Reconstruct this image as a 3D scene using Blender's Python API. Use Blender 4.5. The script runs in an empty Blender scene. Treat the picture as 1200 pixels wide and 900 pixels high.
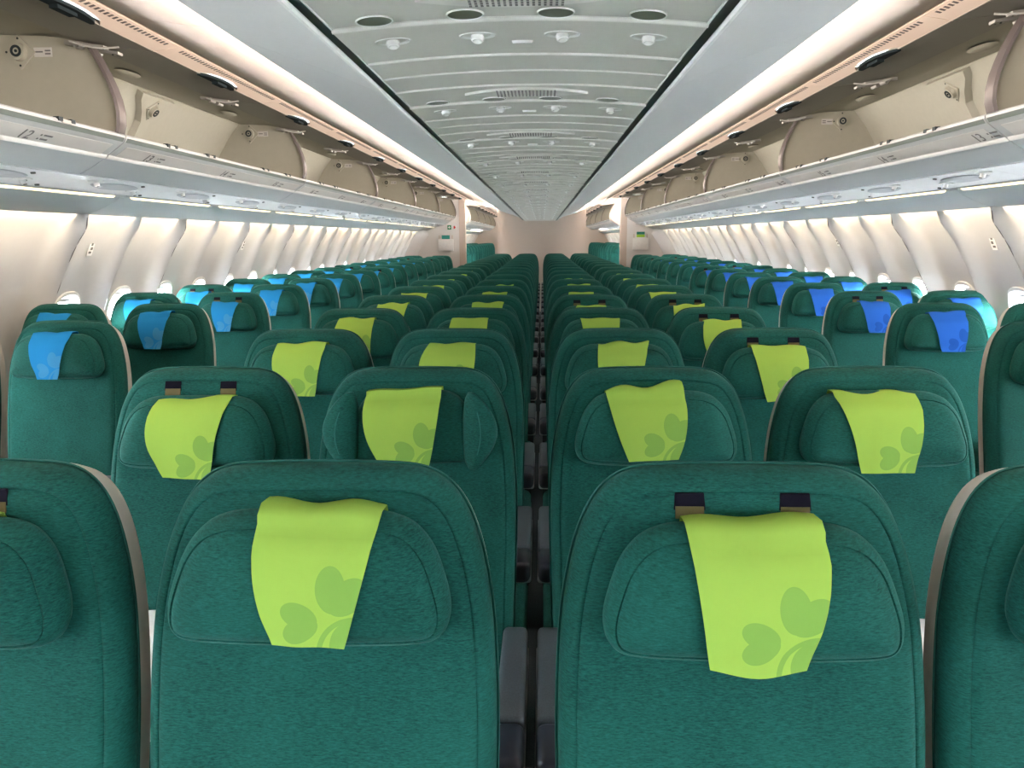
import bpy, bmesh, math, random
from mathutils import Vector, Matrix
random.seed(7)
S = bpy.context.scene
COL = S.collection
PI = math.pi

# ------------------------------------------------------------------ camera, world, light, exposure
cam = bpy.data.cameras.new('camera')
cam.sensor_width = 36.0
cam.lens = 36.0 * 905 / 1200
cam.clip_start = 0.05
cam_o = bpy.data.objects.new('camera', cam)
COL.objects.link(cam_o)
cam_o.matrix_world = (Matrix.Translation((0.05, 0.0, 1.485)) @ Matrix.Rotation(math.radians(2.26), 4, 'Z') @ Matrix.Rotation(math.radians(90 - 10.7), 4, 'X')
                      @ Matrix.Rotation(math.radians(-0.40), 4, 'Z'))
S.camera = cam_o

W = bpy.data.worlds.new('daylight')
S.world = W
W.use_nodes = True
W.node_tree.nodes['Background'].inputs[0].default_value = (0.93, 0.97, 1.0, 1)
W.node_tree.nodes['Background'].inputs[1].default_value = 85.0

S.view_settings.view_transform = 'Standard'
S.view_settings.look = 'None'
S.view_settings.gamma = 1.0
S.view_settings.use_curve_mapping = False
S.view_settings.exposure = 0.15


def area(name, loc, direction, sx, sy, power, color, spread=180):
    l = bpy.data.lights.new(name, 'AREA')
    l.shape = 'RECTANGLE'; l.size = sx; l.size_y = sy; l.energy = power; l.color = color
    l.spread = math.radians(spread)
    o = bpy.data.objects.new(name, l)
    d = Vector(direction).normalized()
    y = Vector((0, 1, 0)); z = -d; x = y.cross(z).normalized(); y = z.cross(x)
    m = Matrix((x, y, z)).transposed().to_4x4(); m.translation = loc
    o.matrix_world = m
    COL.objects.link(o)
    return o


RS = 0.975                       # trims the roof and bin line against the widest part of the wall


def SX(s, x):
    return s * x * (RS + ((1.012 if s > 0 else 1.0) - RS) * min(1.0, max(0.0, (x - 2.2) / 0.28)))


SIDES = ((-1, 'left'), (1, 'right'))
for s, nm in SIDES:
    # cove lamps above the aisles, hidden behind the lip of the grey ceiling panels
    area('cove_lamp', (SX(s, 0.872), 9.8, 2.094), (s * 0.9, 0, 0.45), 0.035, 34.0, 270, (1.0, 0.84, 0.72))
    # wall wash lamps hidden behind the valance over the side walls
    area('wall_wash_lamp', (SX(s, 2.195), 9.8, 1.672), (s * 1.0, 0, -0.75), 0.03, 34.0, 330, (1.0, 0.76, 0.50))


# unseen fill lamp added behind the camera to brighten the seat fronts
area('front_fill_lamp', (0.0, -2.6, 2.3), (0, 0.3, -1), 2.6, 1.2, 25, (1.0, 0.97, 0.93))


# ------------------------------------------------------------------ materials
def nodes_of(name):
    m = bpy.data.materials.new(name)
    m.use_nodes = True
    nt = m.node_tree
    return m, nt, nt.nodes, nt.links, nt.nodes['Principled BSDF']


def plain(name, col, rough=0.5, metal=0.0, spec=0.4, noise=0.04, scale=30, bump=0.0, coat=0.0):
    m, nt, N, L, b = nodes_of(name)
    b.inputs['Roughness'].default_value = rough
    b.inputs['Metallic'].default_value = metal
    b.inputs['Specular IOR Level'].default_value = spec
    b.inputs['Coat Weight'].default_value = coat
    tc = N.new('ShaderNodeTexCoord'); nz = N.new('ShaderNodeTexNoise')
    nz.inputs['Scale'].default_value = scale; nz.inputs['Detail'].default_value = 3
    L.new(tc.outputs['Object'], nz.inputs['Vector'])
    r = N.new('ShaderNodeValToRGB')
    r.color_ramp.elements[0].position = 0.3; r.color_ramp.elements[1].position = 0.7
    r.color_ramp.elements[0].color = tuple(c * (1 - noise) for c in col) + (1,)
    r.color_ramp.elements[1].color = tuple(min(1, c * (1 + noise)) for c in col) + (1,)
    L.new(nz.outputs['Fac'], r.inputs[0]); L.new(r.outputs[0], b.inputs['Base Color'])
    if bump:
        bp = N.new('ShaderNodeBump'); bp.inputs['Strength'].default_value = bump; bp.inputs['Distance'].default_value = 0.002
        L.new(nz.outputs['Fac'], bp.inputs['Height']); L.new(bp.outputs[0], b.inputs['Normal'])
    return m


def emit(name, col, strength):
    m, nt, N, L, b = nodes_of(name)
    b.inputs['Base Color'].default_value = (*col, 1)
    b.inputs['Emission Color'].default_value = (*col, 1)
    b.inputs['Emission Strength'].default_value = strength
    return m


def fabric(name, dark, light, sheen=0.12, wrinkle=0.35):
    m, nt, N, L, b = nodes_of(name)
    b.inputs['Roughness'].default_value = 0.85
    b.inputs['Specular IOR Level'].default_value = 0.15
    b.inputs['Sheen Weight'].default_value = sheen
    b.inputs['Sheen Roughness'].default_value = 0.4
    b.inputs['Sheen Tint'].default_value = (0.35, 0.9, 0.8, 1)
    tc = N.new('ShaderNodeTexCoord'); oi = N.new('ShaderNodeObjectInfo')
    ad = N.new('ShaderNodeVectorMath'); ad.operation = 'MULTIPLY_ADD'
    ad.inputs[1].default_value = (1, 1, 1)
    sc = N.new('ShaderNodeVectorMath'); sc.operation = 'SCALE'; sc.inputs['Scale'].default_value = 1.0
    cmb = N.new('ShaderNodeCombineXYZ')
    mul = N.new('ShaderNodeMath'); mul.operation = 'MULTIPLY'; mul.inputs[1].default_value = 37.0
    L.new(oi.outputs['Random'], mul.inputs[0]); L.new(mul.outputs[0], cmb.inputs[0]); L.new(mul.outputs[0], cmb.inputs[2])
    L.new(tc.outputs['Object'], ad.inputs[0]); L.new(cmb.outputs[0], ad.inputs[2])
    mp = N.new('ShaderNodeMapping'); mp.inputs['Scale'].default_value = (130, 130, 620)
    L.new(ad.outputs[0], mp.inputs['Vector'])
    nz = N.new('ShaderNodeTexNoise'); nz.inputs['Scale'].default_value = 1.0; nz.inputs['Detail'].default_value = 4; nz.inputs['Roughness'].default_value = 0.7
    L.new(mp.outputs[0], nz.inputs['Vector'])
    n2 = N.new('ShaderNodeTexNoise'); n2.inputs['Scale'].default_value = 7; n2.inputs['Detail'].default_value = 3
    L.new(ad.outputs[0], n2.inputs['Vector'])
    mx = N.new('ShaderNodeMath'); mx.operation = 'MULTIPLY_ADD'; mx.inputs[1].default_value = 0.35; 
    L.new(n2.outputs['Fac'], mx.inputs[0]); L.new(nz.outputs['Fac'], mx.inputs[2])
    r = N.new('ShaderNodeValToRGB')
    r.color_ramp.elements[0].position = 0.42; r.color_ramp.elements[1].position = 0.92
    r.color_ramp.elements[0].color = (*dark, 1); r.color_ramp.elements[1].color = (*light, 1)
    L.new(mx.outputs[0], r.inputs[0]); L.new(r.outputs[0], b.inputs['Base Color'])
    b1 = N.new('ShaderNodeBump'); b1.inputs['Strength'].default_value = 0.25; b1.inputs['Distance'].default_value = 0.0015
    L.new(nz.outputs['Fac'], b1.inputs['Height'])
    n3 = N.new('ShaderNodeTexNoise'); n3.inputs['Scale'].default_value = 9; n3.inputs['Detail'].default_value = 1.5; n3.inputs['Distortion'].default_value = 0.6
    L.new(ad.outputs[0], n3.inputs['Vector'])
    b2 = N.new('ShaderNodeBump'); b2.inputs['Strength'].default_value = wrinkle; b2.inputs['Distance'].default_value = 0.012
    L.new(n3.outputs['Fac'], b2.inputs['Height']); L.new(b1.outputs[0], b2.inputs['Normal'])
    L.new(b2.outputs[0], b.inputs['Normal'])
    return m


def printed_cloth(name, base, print_col):
    """plain cloth with the flat shamrock print at its lower right corner; UV is in metres from that corner"""
    m, nt, N, L, b = nodes_of(name)
    b.inputs['Roughness'].default_value = 0.9
    b.inputs['Specular IOR Level'].default_value = 0.1
    uv = N.new('ShaderNodeUVMap'); uv.uv_map = 'cloth'
    sp = N.new('ShaderNodeSeparateXYZ'); L.new(uv.outputs[0], sp.inputs[0])
    X, Y = sp.outputs[0], sp.outputs[1]

    def M(op, a, c=None, d=None):
        n = N.new('ShaderNodeMath'); n.operation = op
        for i, v in enumerate((a, c, d)):
            if v is None: continue
            if isinstance(v, (int, float)): n.inputs[i].default_value = v
            else: L.new(v, n.inputs[i])
        return n.outputs[0]

    def rot(tx, ty, ang):
        c, s_ = math.cos(ang), math.sin(ang)
        dx = M('SUBTRACT', X, tx); dy = M('SUBTRACT', Y, ty)
        return M('ADD', M('MULTIPLY', dx, c), M('MULTIPLY', dy, s_)), M('SUBTRACT', M('MULTIPLY', dy, c), M('MULTIPLY', dx, s_))

    def heart(tx, ty, ang, size):
        a, p = rot(tx, ty, ang)                       # tip at the origin, notch along +a
        a = M('DIVIDE', a, size); p = M('ABSOLUTE', M('DIVIDE', p, size))
        u = M('SUBTRACT', a, 0.58); v = M('SUBTRACT', p, 0.19)
        c, s_ = math.cos(0.50), math.sin(0.50)
        e1 = M('ADD', M('MULTIPLY', u, c), M('MULTIPLY', v, s_)); e2 = M('SUBTRACT', M('MULTIPLY', v, c), M('MULTIPLY', u, s_))
        q = M('ADD', M('POWER', M('ABSOLUTE', M('DIVIDE', e1, 0.50)), 2.0), M('POWER', M('ABSOLUTE', M('DIVIDE', e2, 0.33)), 2.0))
        return M('LESS_THAN', q, 1.0)

    h1 = heart(-0.026, 0.034, math.radians(183), 0.047)
    h2 = heart(-0.017, 0.038, math.radians(68), 0.056)
    h3 = heart(0.007, 0.040, math.radians(-84), 0.052)
    r = M('SQRT', M('ADD', M('POWER', M('SUBTRACT', X, 0.016), 2.0), M('POWER', M('ADD', Y, 0.010), 2.0)))
    stem = M('MULTIPLY', M('LESS_THAN', M('ABSOLUTE', M('SUBTRACT', r, 0.048)), 0.0032), M('LESS_THAN', X, 0.03))
    f = M('MAXIMUM', M('MAXIMUM', h1, h2), M('MAXIMUM', h3, stem))
    mix = N.new('ShaderNodeMixRGB')
    mix.inputs[1].default_value = (*base, 1); mix.inputs[2].default_value = (*print_col, 1)
    L.new(f, mix.inputs[0])
    L.new(mix.outputs[0], b.inputs['Base Color'])
    tc = N.new('ShaderNodeTexCoord')
    n3 = N.new('ShaderNodeTexNoise'); n3.inputs['Scale'].default_value = 22; n3.inputs['Distortion'].default_value = 0.5
    L.new(tc.outputs['Object'], n3.inputs['Vector'])
    b2 = N.new('ShaderNodeBump'); b2.inputs['Strength'].default_value = 0.3; b2.inputs['Distance'].default_value = 0.004
    L.new(n3.outputs['Fac'], b2.inputs['Height']); L.new(b2.outputs[0], b.inputs['Normal'])
    return m


def glass_mat():
    m, nt, N, L, b = nodes_of('window_glass')
    out = [n for n in N if n.type == 'OUTPUT_MATERIAL'][0]
    t = N.new('ShaderNodeBsdfTransparent'); g = N.new('ShaderNodeBsdfGlossy'); g.inputs['Roughness'].default_value = 0.05
    fr = N.new('ShaderNodeFresnel'); fr.inputs[0].default_value = 1.3
    mx = N.new('ShaderNodeMixShader')
    ge = N.new('ShaderNodeNewGeometry'); sb = N.new('ShaderNodeMath'); sb.operation = 'SUBTRACT'; sb.inputs[0].default_value = 1.0
    L.new(ge.outputs['Backfacing'], sb.inputs[1]); ml = N.new('ShaderNodeMath'); ml.operation = 'MULTIPLY'
    L.new(fr.outputs[0], ml.inputs[0]); L.new(sb.outputs[0], ml.inputs[1]); m2 = N.new('ShaderNodeMath'); m2.operation = 'MULTIPLY'; m2.inputs[1].default_value = 0.5
    L.new(ml.outputs[0], m2.inputs[0]); L.new(m2.outputs[0], mx.inputs[0]); L.new(t.outputs[0], mx.inputs[1]); L.new(g.outputs[0], mx.inputs[2])
    L.new(mx.outputs[0], out.inputs[0])
    return m


TEAL = fabric('teal_seat_fabric', (0.0015, 0.029, 0.0245), (0.012, 0.118, 0.098))
SEAM = plain('teal_seam_cord', (0.010, 0.115, 0.098), 0.8)
LIME = printed_cloth('lime_cloth', (0.33, 0.545, 0.095), (0.22, 0.42, 0.085))
SKYB = printed_cloth('blue_cloth_lit_side', (0.016, 0.22, 0.53), (0.05, 0.25, 0.50))  # lighter version of the blue cloth; the left side's light is in its colour
ROYAL = printed_cloth('royal_blue_cloth', (0.020, 0.115, 0.50), (0.012, 0.078, 0.36))
SHELL = plain('seat_shell_plastic', (0.50, 0.48, 0.44), 0.45)
CHAR = plain('charcoal_armrest', (0.062, 0.080, 0.098), 0.45, spec=0.4, noise=0.15, scale=300)
NAVY = plain('navy_armrest_tip', (0.016, 0.020, 0.034), 0.35, spec=0.5)
CHROME = plain('armrest_metal', (0.55, 0.55, 0.56), 0.3, metal=0.4)
BLACK = plain('black_plastic', (0.010, 0.010, 0.011), 0.5)
SLOT = plain('navy_webbing', (0.004, 0.004, 0.010), 0.9, spec=0.1)
KHAKI = plain('khaki_webbing', (0.10, 0.085, 0.03), 0.8)
WHITE = plain('white_plastic', (0.80, 0.81, 0.81), 0.4)
PILW = plain('white_pillow_wrap', (0.85, 0.86, 0.87), 0.5, bump=0.6, scale=40)
WALL = plain('sidewall_plastic', (0.52, 0.525, 0.53), 0.45, noise=0.01)
CEIL = plain('ceiling_plastic', (0.50, 0.505, 0.465), 0.42, noise=0.01)
CEILB = plain('ledge_highlight_speaker_plastic', (0.60, 0.605, 0.57), 0.35)  # paler tone paints light caught on the ceiling steps; speaker plate's own colour
CEILW = plain('ceiling_gloss_white', (0.82, 0.84, 0.82), 0.25)
SIDEC = plain('ceiling_side_plastic', (0.39, 0.415, 0.415), 0.45, noise=0.01)
PEACH = plain('cove_panel_plastic', (0.84, 0.70, 0.61), 0.5, noise=0.01)
BINC = plain('bin_lip_plastic', (0.43, 0.46, 0.47), 0.4, noise=0.01)
BINW = plain('bin_number_strip', (0.56, 0.555, 0.53), 0.4, noise=0.01)
BEIGE = plain('bin_interior_plastic', (0.39, 0.38, 0.31), 0.5, noise=0.02)
BINDOOR = plain('bin_door_liner', (0.29, 0.285, 0.255), 0.5, noise=0.02)
STRAP = plain('bin_edge_trim', (0.10, 0.085, 0.082), 0.4)
SEAL = plain('bin_lip_seal', (0.16, 0.19, 0.18), 0.35)
HINGE = plain('hinge_metal', (0.36, 0.36, 0.34), 0.45, metal=0.3)
LATCH = plain('latch_plastic', (0.022, 0.032, 0.036), 0.6, spec=0.2)
HANDLE = plain('latch_handle', (0.016, 0.024, 0.028), 0.9, spec=0.05)
GREY = plain('grey_print', (0.14, 0.14, 0.14), 0.6)
BULK = plain('bulkhead_laminate', (0.60, 0.535, 0.48), 0.5, noise=0.01)
PARTW = plain('partition_laminate', (0.76, 0.755, 0.75), 0.5, noise=0.01)
POST = plain('partition_post', (0.60, 0.52, 0.46), 0.5, noise=0.01)
CARPET = plain('carpet', (0.05, 0.065, 0.07), 0.95, noise=0.3, scale=200)
RED = plain('red_sign', (0.45, 0.02, 0.02), 0.5)
GREEN = plain('green_sign', (0.01, 0.22, 0.09), 0.5)
CARDT = plain('teal_card', (0.01, 0.20, 0.17), 0.5)
CARDL = plain('lime_card', (0.35, 0.62, 0.05), 0.5)
PSUC = plain('service_panel_plastic', (0.76, 0.77, 0.79), 0.4, noise=0.01)
PSUG = plain('service_panel_grey', (0.46, 0.48, 0.52), 0.4)
GLASS = glass_mat()
LAMP = emit('strip_lamp', (1.0, 0.84, 0.56), 1.25)
DOORLAMP = emit('door_lamp', (1.0, 0.98, 0.95), 3.0)


# ------------------------------------------------------------------ mesh helpers
class MB:
    def __init__(self):
        self.v = []; self.f = []

    def add(self, vs, fs):
        o = len(self.v)
        self.v += [tuple(p) for p in vs]
        self.f += [tuple(i + o for i in f) for f in fs]

    def box(self, x0, x1, y0, y1, z0, z1):
        self.add([(x, y, z) for z in (z0, z1) for y in (y0, y1) for x in (x0, x1)],
                 [(0, 1, 3, 2), (4, 6, 7, 5), (0, 4, 5, 1), (2, 3, 7, 6), (0, 2, 6, 4), (1, 5, 7, 3)])

    def obox(self, c, ax, ay, az, hx, hy, hz):
        ax, ay, az, c = Vector(ax), Vector(ay), Vector(az), Vector(c)
        self.add([c + ax * hx * i + ay * hy * j + az * hz * k for k in (-1, 1) for j in (-1, 1) for i in (-1, 1)],
                 [(0, 1, 3, 2), (4, 6, 7, 5), (0, 4, 5, 1), (2, 3, 7, 6), (0, 2, 6, 4), (1, 5, 7, 3)])

    def rbox(self, x0, x1, y0, y1, z0, z1, r, seg=3):
        bm = bmesh.new()
        bmesh.ops.create_cube(bm, size=1)
        for v in bm.verts:
            v.co = ((x0 + x1) / 2 + v.co.x * (x1 - x0), (y0 + y1) / 2 + v.co.y * (y1 - y0), (z0 + z1) / 2 + v.co.z * (z1 - z0))
        bmesh.ops.bevel(bm, geom=bm.edges[:], offset=r, segments=seg, profile=0.5, affect='EDGES')
        bm.verts.index_update()
        self.add([v.co[:] for v in bm.verts], [[v.index for v in f.verts] for f in bm.faces])
        bm.free()

    def prism(self, poly, y0, y1, s=1, fx=None):
        """closed (x, z) polygon swept along y; s mirrors"""
        fx = fx or (lambda x: SX(s, x))
        n = len(poly)
        self.add([(fx(x), y0, z) for x, z in poly] + [(fx(x), y1, z) for x, z in poly],
                 [tuple(range(n)), tuple(range(n, 2 * n))] + [(i, (i + 1) % n, n + (i + 1) % n, n + i) for i in range(n)])

    def strip(self, line, th, y0, y1, s=1):
        """an open (x, z) polyline given a thickness, swept along y"""
        up = []
        for i, p in enumerate(line):
            a = Vector(line[max(i - 1, 0)]); b = Vector(line[min(i + 1, len(line) - 1)])
            d = (b - a).normalized(); n = Vector((-d.y, d.x))
            up.append((p[0] + n.x * th, p[1] + n.y * th))
        self.prism(list(line) + up[::-1], y0, y1, s)

    def cyl(self, c, axis, r, h, n=16, r2=None):
        a = Vector(axis).normalized()
        u = a.orthogonal().normalized(); w = a.cross(u); c = Vector(c)
        r2 = r if r2 is None else r2
        vs = [c + (u * math.cos(2 * PI * i / n) + w * math.sin(2 * PI * i / n)) * r for i in range(n)]
        vs += [c + a * h + (u * math.cos(2 * PI * i / n) + w * math.sin(2 * PI * i / n)) * r2 for i in range(n)]
        self.add(vs, [tuple(range(n)), tuple(range(n, 2 * n))] + [(i, (i + 1) % n, n + (i + 1) % n, n + i) for i in range(n)])

    def rings(self, rings, cap0=True, cap1=True):
        n = len(rings[0]); o = len(self.v)
        for r in rings: self.v += [tuple(p) for p in r]
        for k in range(len(rings) - 1):
            for i in range(n):
                j = (i + 1) % n
                self.f.append((o + k * n + i, o + k * n + j, o + (k + 1) * n + j, o + (k + 1) * n + i))
        if cap0: self.f.append(tuple(o + i for i in range(n)))
        if cap1: self.f.append(tuple(o + (len(rings) - 1) * n + i for i in range(n)))

    def grid(self, rows):
        o = len(self.v); m = len(rows[0])
        for r in rows: self.v += [tuple(p) for p in r]
        for k in range(len(rows) - 1):
            for i in range(m - 1):
                self.f.append((o + k * m + i, o + k * m + i + 1, o + (k + 1) * m + i + 1, o + (k + 1) * m + i))

    def ellipsoid(self, c, rx, ry, rz, n=16, m=6):
        rings = []
        for k in range(1, m):
            t = PI * k / m
            rings.append([(c[0] + rx * math.sin(t) * math.cos(2 * PI * i / n), c[1] + ry * math.sin(t) * math.sin(2 * PI * i / n), c[2] - rz * math.cos(t)) for i in range(n)])
        self.rings(rings)

    def mesh(self, name, m, ang=35, recalc=True, thick=None):
        me = bpy.data.meshes.new(name)
        me.from_pydata(self.v, [], self.f)
        if recalc or thick:
            bm = bmesh.new(); bm.from_mesh(me)
            if recalc: bmesh.ops.recalc_face_normals(bm, faces=bm.faces[:])
            if thick: bmesh.ops.solidify(bm, geom=bm.faces[:], thickness=thick)
            bm.to_mesh(me); bm.free()
        me.polygons.foreach_set('use_smooth', [True] * len(me.polygons))
        me.set_sharp_from_angle(angle=math.radians(ang))
        me.materials.append(m)
        return me


def put(name, mesh, parent=None, loc=(0, 0, 0), m=None):
    o = bpy.data.objects.new(name, mesh)
    if isinstance(mesh, MB):
        raise TypeError
    o.location = loc
    if parent: o.parent = parent
    COL.objects.link(o)
    return o


def part(name, mb, m, parent=None, loc=(0, 0, 0), ang=35, **k):
    return put(name, mb.mesh(name, m, ang, **k), parent, loc)


def empty(name, loc=(0, 0, 0)):
    o = bpy.data.objects.new(name, None)
    o.location = loc; o.empty_display_size = 0.1
    COL.objects.link(o)
    return o


def tag(o, label, cat, group=None):
    o['label'] = label; o['category'] = cat
    if group: o['group'] = group
    return o


def struct(o, label=None):
    o['kind'] = 'structure'
    if label: o['label'] = label
    return o


ORD = ['zeroth', 'first', 'second', 'third', 'fourth', 'fifth', 'sixth', 'seventh', 'eighth', 'ninth', 'tenth', 'eleventh', 'twelfth', 'thirteenth',
       'fourteenth', 'fifteenth', 'sixteenth', 'seventeenth', 'eighteenth', 'nineteenth', 'twentieth', 'twenty-first', 'twenty-second', 'twenty-third',
       'twenty-fourth', 'twenty-fifth', 'twenty-sixth', 'twenty-seventh', 'twenty-eighth', 'twenty-ninth', 'thirtieth', 'thirty-first', 'thirty-second', 'thirty-third', 'thirty-fourth', 'thirty-fifth', 'thirty-sixth']

# ------------------------------------------------------------------ the cabin shell
YF, YB = -4.6, 27.15
m = MB(); m.box(-2.75, 2.75, YF - 0.2, 16.3, -0.1, 0.0)
fl = struct(part('floor', m, CARPET), 'dark carpeted cabin floor below the seats')
m = MB(); m.box(-2.75, 2.75, 17.0, YB + 0.2, -0.1, 0.14)
m.add([(x, y, z) for x in (-2.75, 2.75) for y, z in ((16.3, -0.1), (16.3, 0), (17.0, 0.14), (17.0, -0.1))],
      [(0, 1, 2, 3), (4, 5, 6, 7), (1, 2, 6, 5), (0, 1, 5, 4), (2, 3, 7, 6), (0, 3, 7, 4)])
struct(part('floor', m, CARPET), 'carpeted floor of the rear cabin')
m = MB(); m.box(-2.7, 2.7, YF - 0.15, YF - 0.1, 0, 2.7)
struct(part('wall_front', m, WALL), 'light wall closing the front of the cabin')
m = MB(); m.box(-2.7, 2.7, YB + 0.02, YB + 0.07, 0, 2.7)
struct(part('wall_back', m, BULK), 'far rear wall of the aircraft cabin')

# outer crown of the fuselage over the bins
m = MB()
line = [(-2.62, 1.55), (-2.60, 1.72), (-2.52, 2.0), (-2.2, 2.4), (-1.5, 2.72), (0, 2.85), (1.5, 2.72), (2.2, 2.4), (2.52, 2.0), (2.60, 1.72), (2.62, 1.55)]
out = [(x * 1.03, z + 0.06) for x, z in line]
m.prism(line + out[::-1], YF - 0.2, YB + 0.2, 1, fx=lambda x: x)
ceil = struct(part('ceiling', m, SIDEC), 'grey cabin ceiling')

CX = 0.01                        # the ceiling's own centre line
CZ = 1.835
AX, BX, BZ = 0.318, 0.86, 2.06
PITCH = 0.79


def arch(x):
    return 0.016 * (1 - (x / AX) ** 2)


# centre ceiling panels, one for each row, each with four shallow steps across it
def ceiling_panel_mesh():
    m = MB()
    xs = [-AX + 2 * AX * i / 14 for i in range(15)]
    prof = [(0.0, 0.0), (0.003, -0.0035), (0.008, -0.0042), (0.020, -0.0040), (0.16, -0.002), (0.267, 0.001), (0.270, -0.0012), (0.28, -0.0016), (0.42, 0.0006),
            (0.423, -0.0012), (0.44, -0.0014), (0.58, 0.0006), (0.583, -0.0018), (0.60, -0.002), (0.75, 0.0), (PITCH - 0.001, 0.0)]
    lo = [[(x, y, z + arch(x)) for x in xs] for y, z in prof]
    m.grid(lo); m.grid([[(x, y, z + 0.008) for x, y, z in r] for r in lo])
    return m.mesh('ceiling_panel', CEIL, 25)


def ledge_highlight_mesh(y0, w, h):  # bead added along a step, its lighter plastic standing in for caught light
    m = MB(); rr = []
    for i in range(15):
        x = -AX + 2 * AX * i / 14; z = arch(x)
        rr.append([(x, y0, z + 0.001), (x, y0 + w * 0.2, z - h * 0.7), (x, y0 + w * 0.5, z - h), (x, y0 + w * 0.8, z - h * 0.7), (x, y0 + w, z + 0.001)])
    m.rings(rr)
    return m.mesh('ledge_highlight', CEILB, 60)


beads = [ledge_highlight_mesh(a, b, c) for a, b, c in ((0.0, 0.014, 0.0065), (0.267, 0.010, 0.0032), (0.420, 0.008, 0.0026), (0.580, 0.009, 0.0036))]
cp = ceiling_panel_mesh()
NC = 33
for k in range(-11, NC - 3):
    p = put('ceiling_panel', cp, ceil, (CX, 1.387 + PITCH * k, CZ))
    for b in beads: put('ledge_highlight', b, p)

# dark channels with white edges each side of the centre ceiling
n = 1
for s, nm in SIDES:
    fx = lambda x, s=s: CX + s * x
    e = struct(empty('trim_%d' % n), 'black channel with white edges along the %s of the centre ceiling' % nm); n += 1
    m = MB(); m.prism([(AX - 0.002, CZ + 0.012), (AX + 0.030, CZ + 0.016), (AX + 0.030, CZ + 0.006), (AX - 0.002, CZ + 0.002)], YF, YB, fx=fx)
    part('channel', m, BLACK, e)
    m = MB(); m.prism([(AX - 0.004, CZ + 0.006), (AX + 0.001, CZ + 0.006), (AX + 0.001, CZ - 0.0015), (AX - 0.003, CZ - 0.002)], YF, YB, fx=fx)
    part('inner_edge', m, CEILW, e)
    m = MB(); m.prism([(AX + 0.026, CZ + 0.002), (AX + 0.029, CZ - 0.002), (AX + 0.036, CZ - 0.001), (AX + 0.040, CZ + 0.006), (AX + 0.040, CZ + 0.02), (AX + 0.028, CZ + 0.02)], YF, YB, fx=fx)
    part('outer_edge', m, CEILW, e)

# grey panels rising to the cove, cove panels, grille strips
SEG = 2.32
Y0 = {-1: 0.73, 1: 0.49}
for s, nm in SIDES:
    e = struct(empty('trim_%d' % n), 'grey sloping ceiling panels along the %s of the centre strip' % nm); n += 1
    k = 0
    y = YF
    while y < YB:
        y1 = min(y + SEG, YB)
        m = MB()
        a0 = (AX + 0.034, CZ + 0.010)
        pts = [a0, (0.45, CZ + 0.075), (0.60, CZ + 0.135), (0.74, CZ + 0.185), (BX - 0.015, BZ - 0.006), (BX, BZ), (BX - 0.012, BZ + 0.022)]
        m.strip([(p[0], p[1]) for p in pts], 0.012, y + 0.0015, y1 - 0.0015, s)
        part('ceiling_side_panel', m, SIDEC, e)
        y = y1
    e = struct(empty('trim_%d' % n), 'warm lit cove panels above the %s aisle' % nm); n += 1
    y = Y0[s] - 7 * 1.16 + 0.70
    while y < YB:
        y1 = min(y + 1.16, YB)
        m = MB()
        m.strip([(0.80, 2.142), (0.95, 2.146), (1.10, 2.158), (1.23, 2.178), (1.345, 2.207)], 0.012, y + 0.0012, y1 - 0.0012, s)
        part('cove_panel', m, PEACH, e)
        y = y1
    m = MB(); m.prism([(1.340, 2.214), (1.362, 2.213), (1.362, 2.225), (1.34, 2.225)], YF, YB, s)
    part('shadow_gap', m, BLACK, e)


# ------------------------------------------------------------------ side walls: one moulded panel for two windows
WP = 0.532
WY0 = {-1: 4.03, 1: 4.07}
PROF = [(2.16, 1.715), (2.20, 1.70), (2.262, 1.62), (2.315, 1.54), (2.36, 1.46), (2.40, 1.37), (2.435, 1.29), (2.465, 1.21), (2.492, 1.13), (2.515, 1.05),
        (2.532, 0.97), (2.545, 0.88), (2.556, 0.76), (2.56, 0.62), (2.55, 0.42), (2.53, 0.2), (2.50, 0.0)]


def prof_at(z):
    for (x0, z0), (x1, z1) in zip(PROF, PROF[1:]):
        if z <= z0 and z >= z1:
            t = (z0 - z) / (z0 - z1); d = Vector((x1 - x0, z1 - z0)).normalized()
            return x0 + (x1 - x0) * t, Vector((d.y, -d.x))     # inward normal
    return PROF[-1][0], Vector((-1, 0))


def ridge(y, edge_l, edge_r):
    """inward swell of the moulded ribs between window bays, y from the bay centre"""
    h = WP / 2
    def b(d, w, a): return a * max(0.0, 1 - d / w) ** 2 * (1 + 2 * d / w) if d < w else 0.0
    return b(h - y, 0.115, edge_r) + b(h + y, 0.115, edge_l)


WZ, WHY, WHZ = 1.030, 0.122, 0.175


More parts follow.
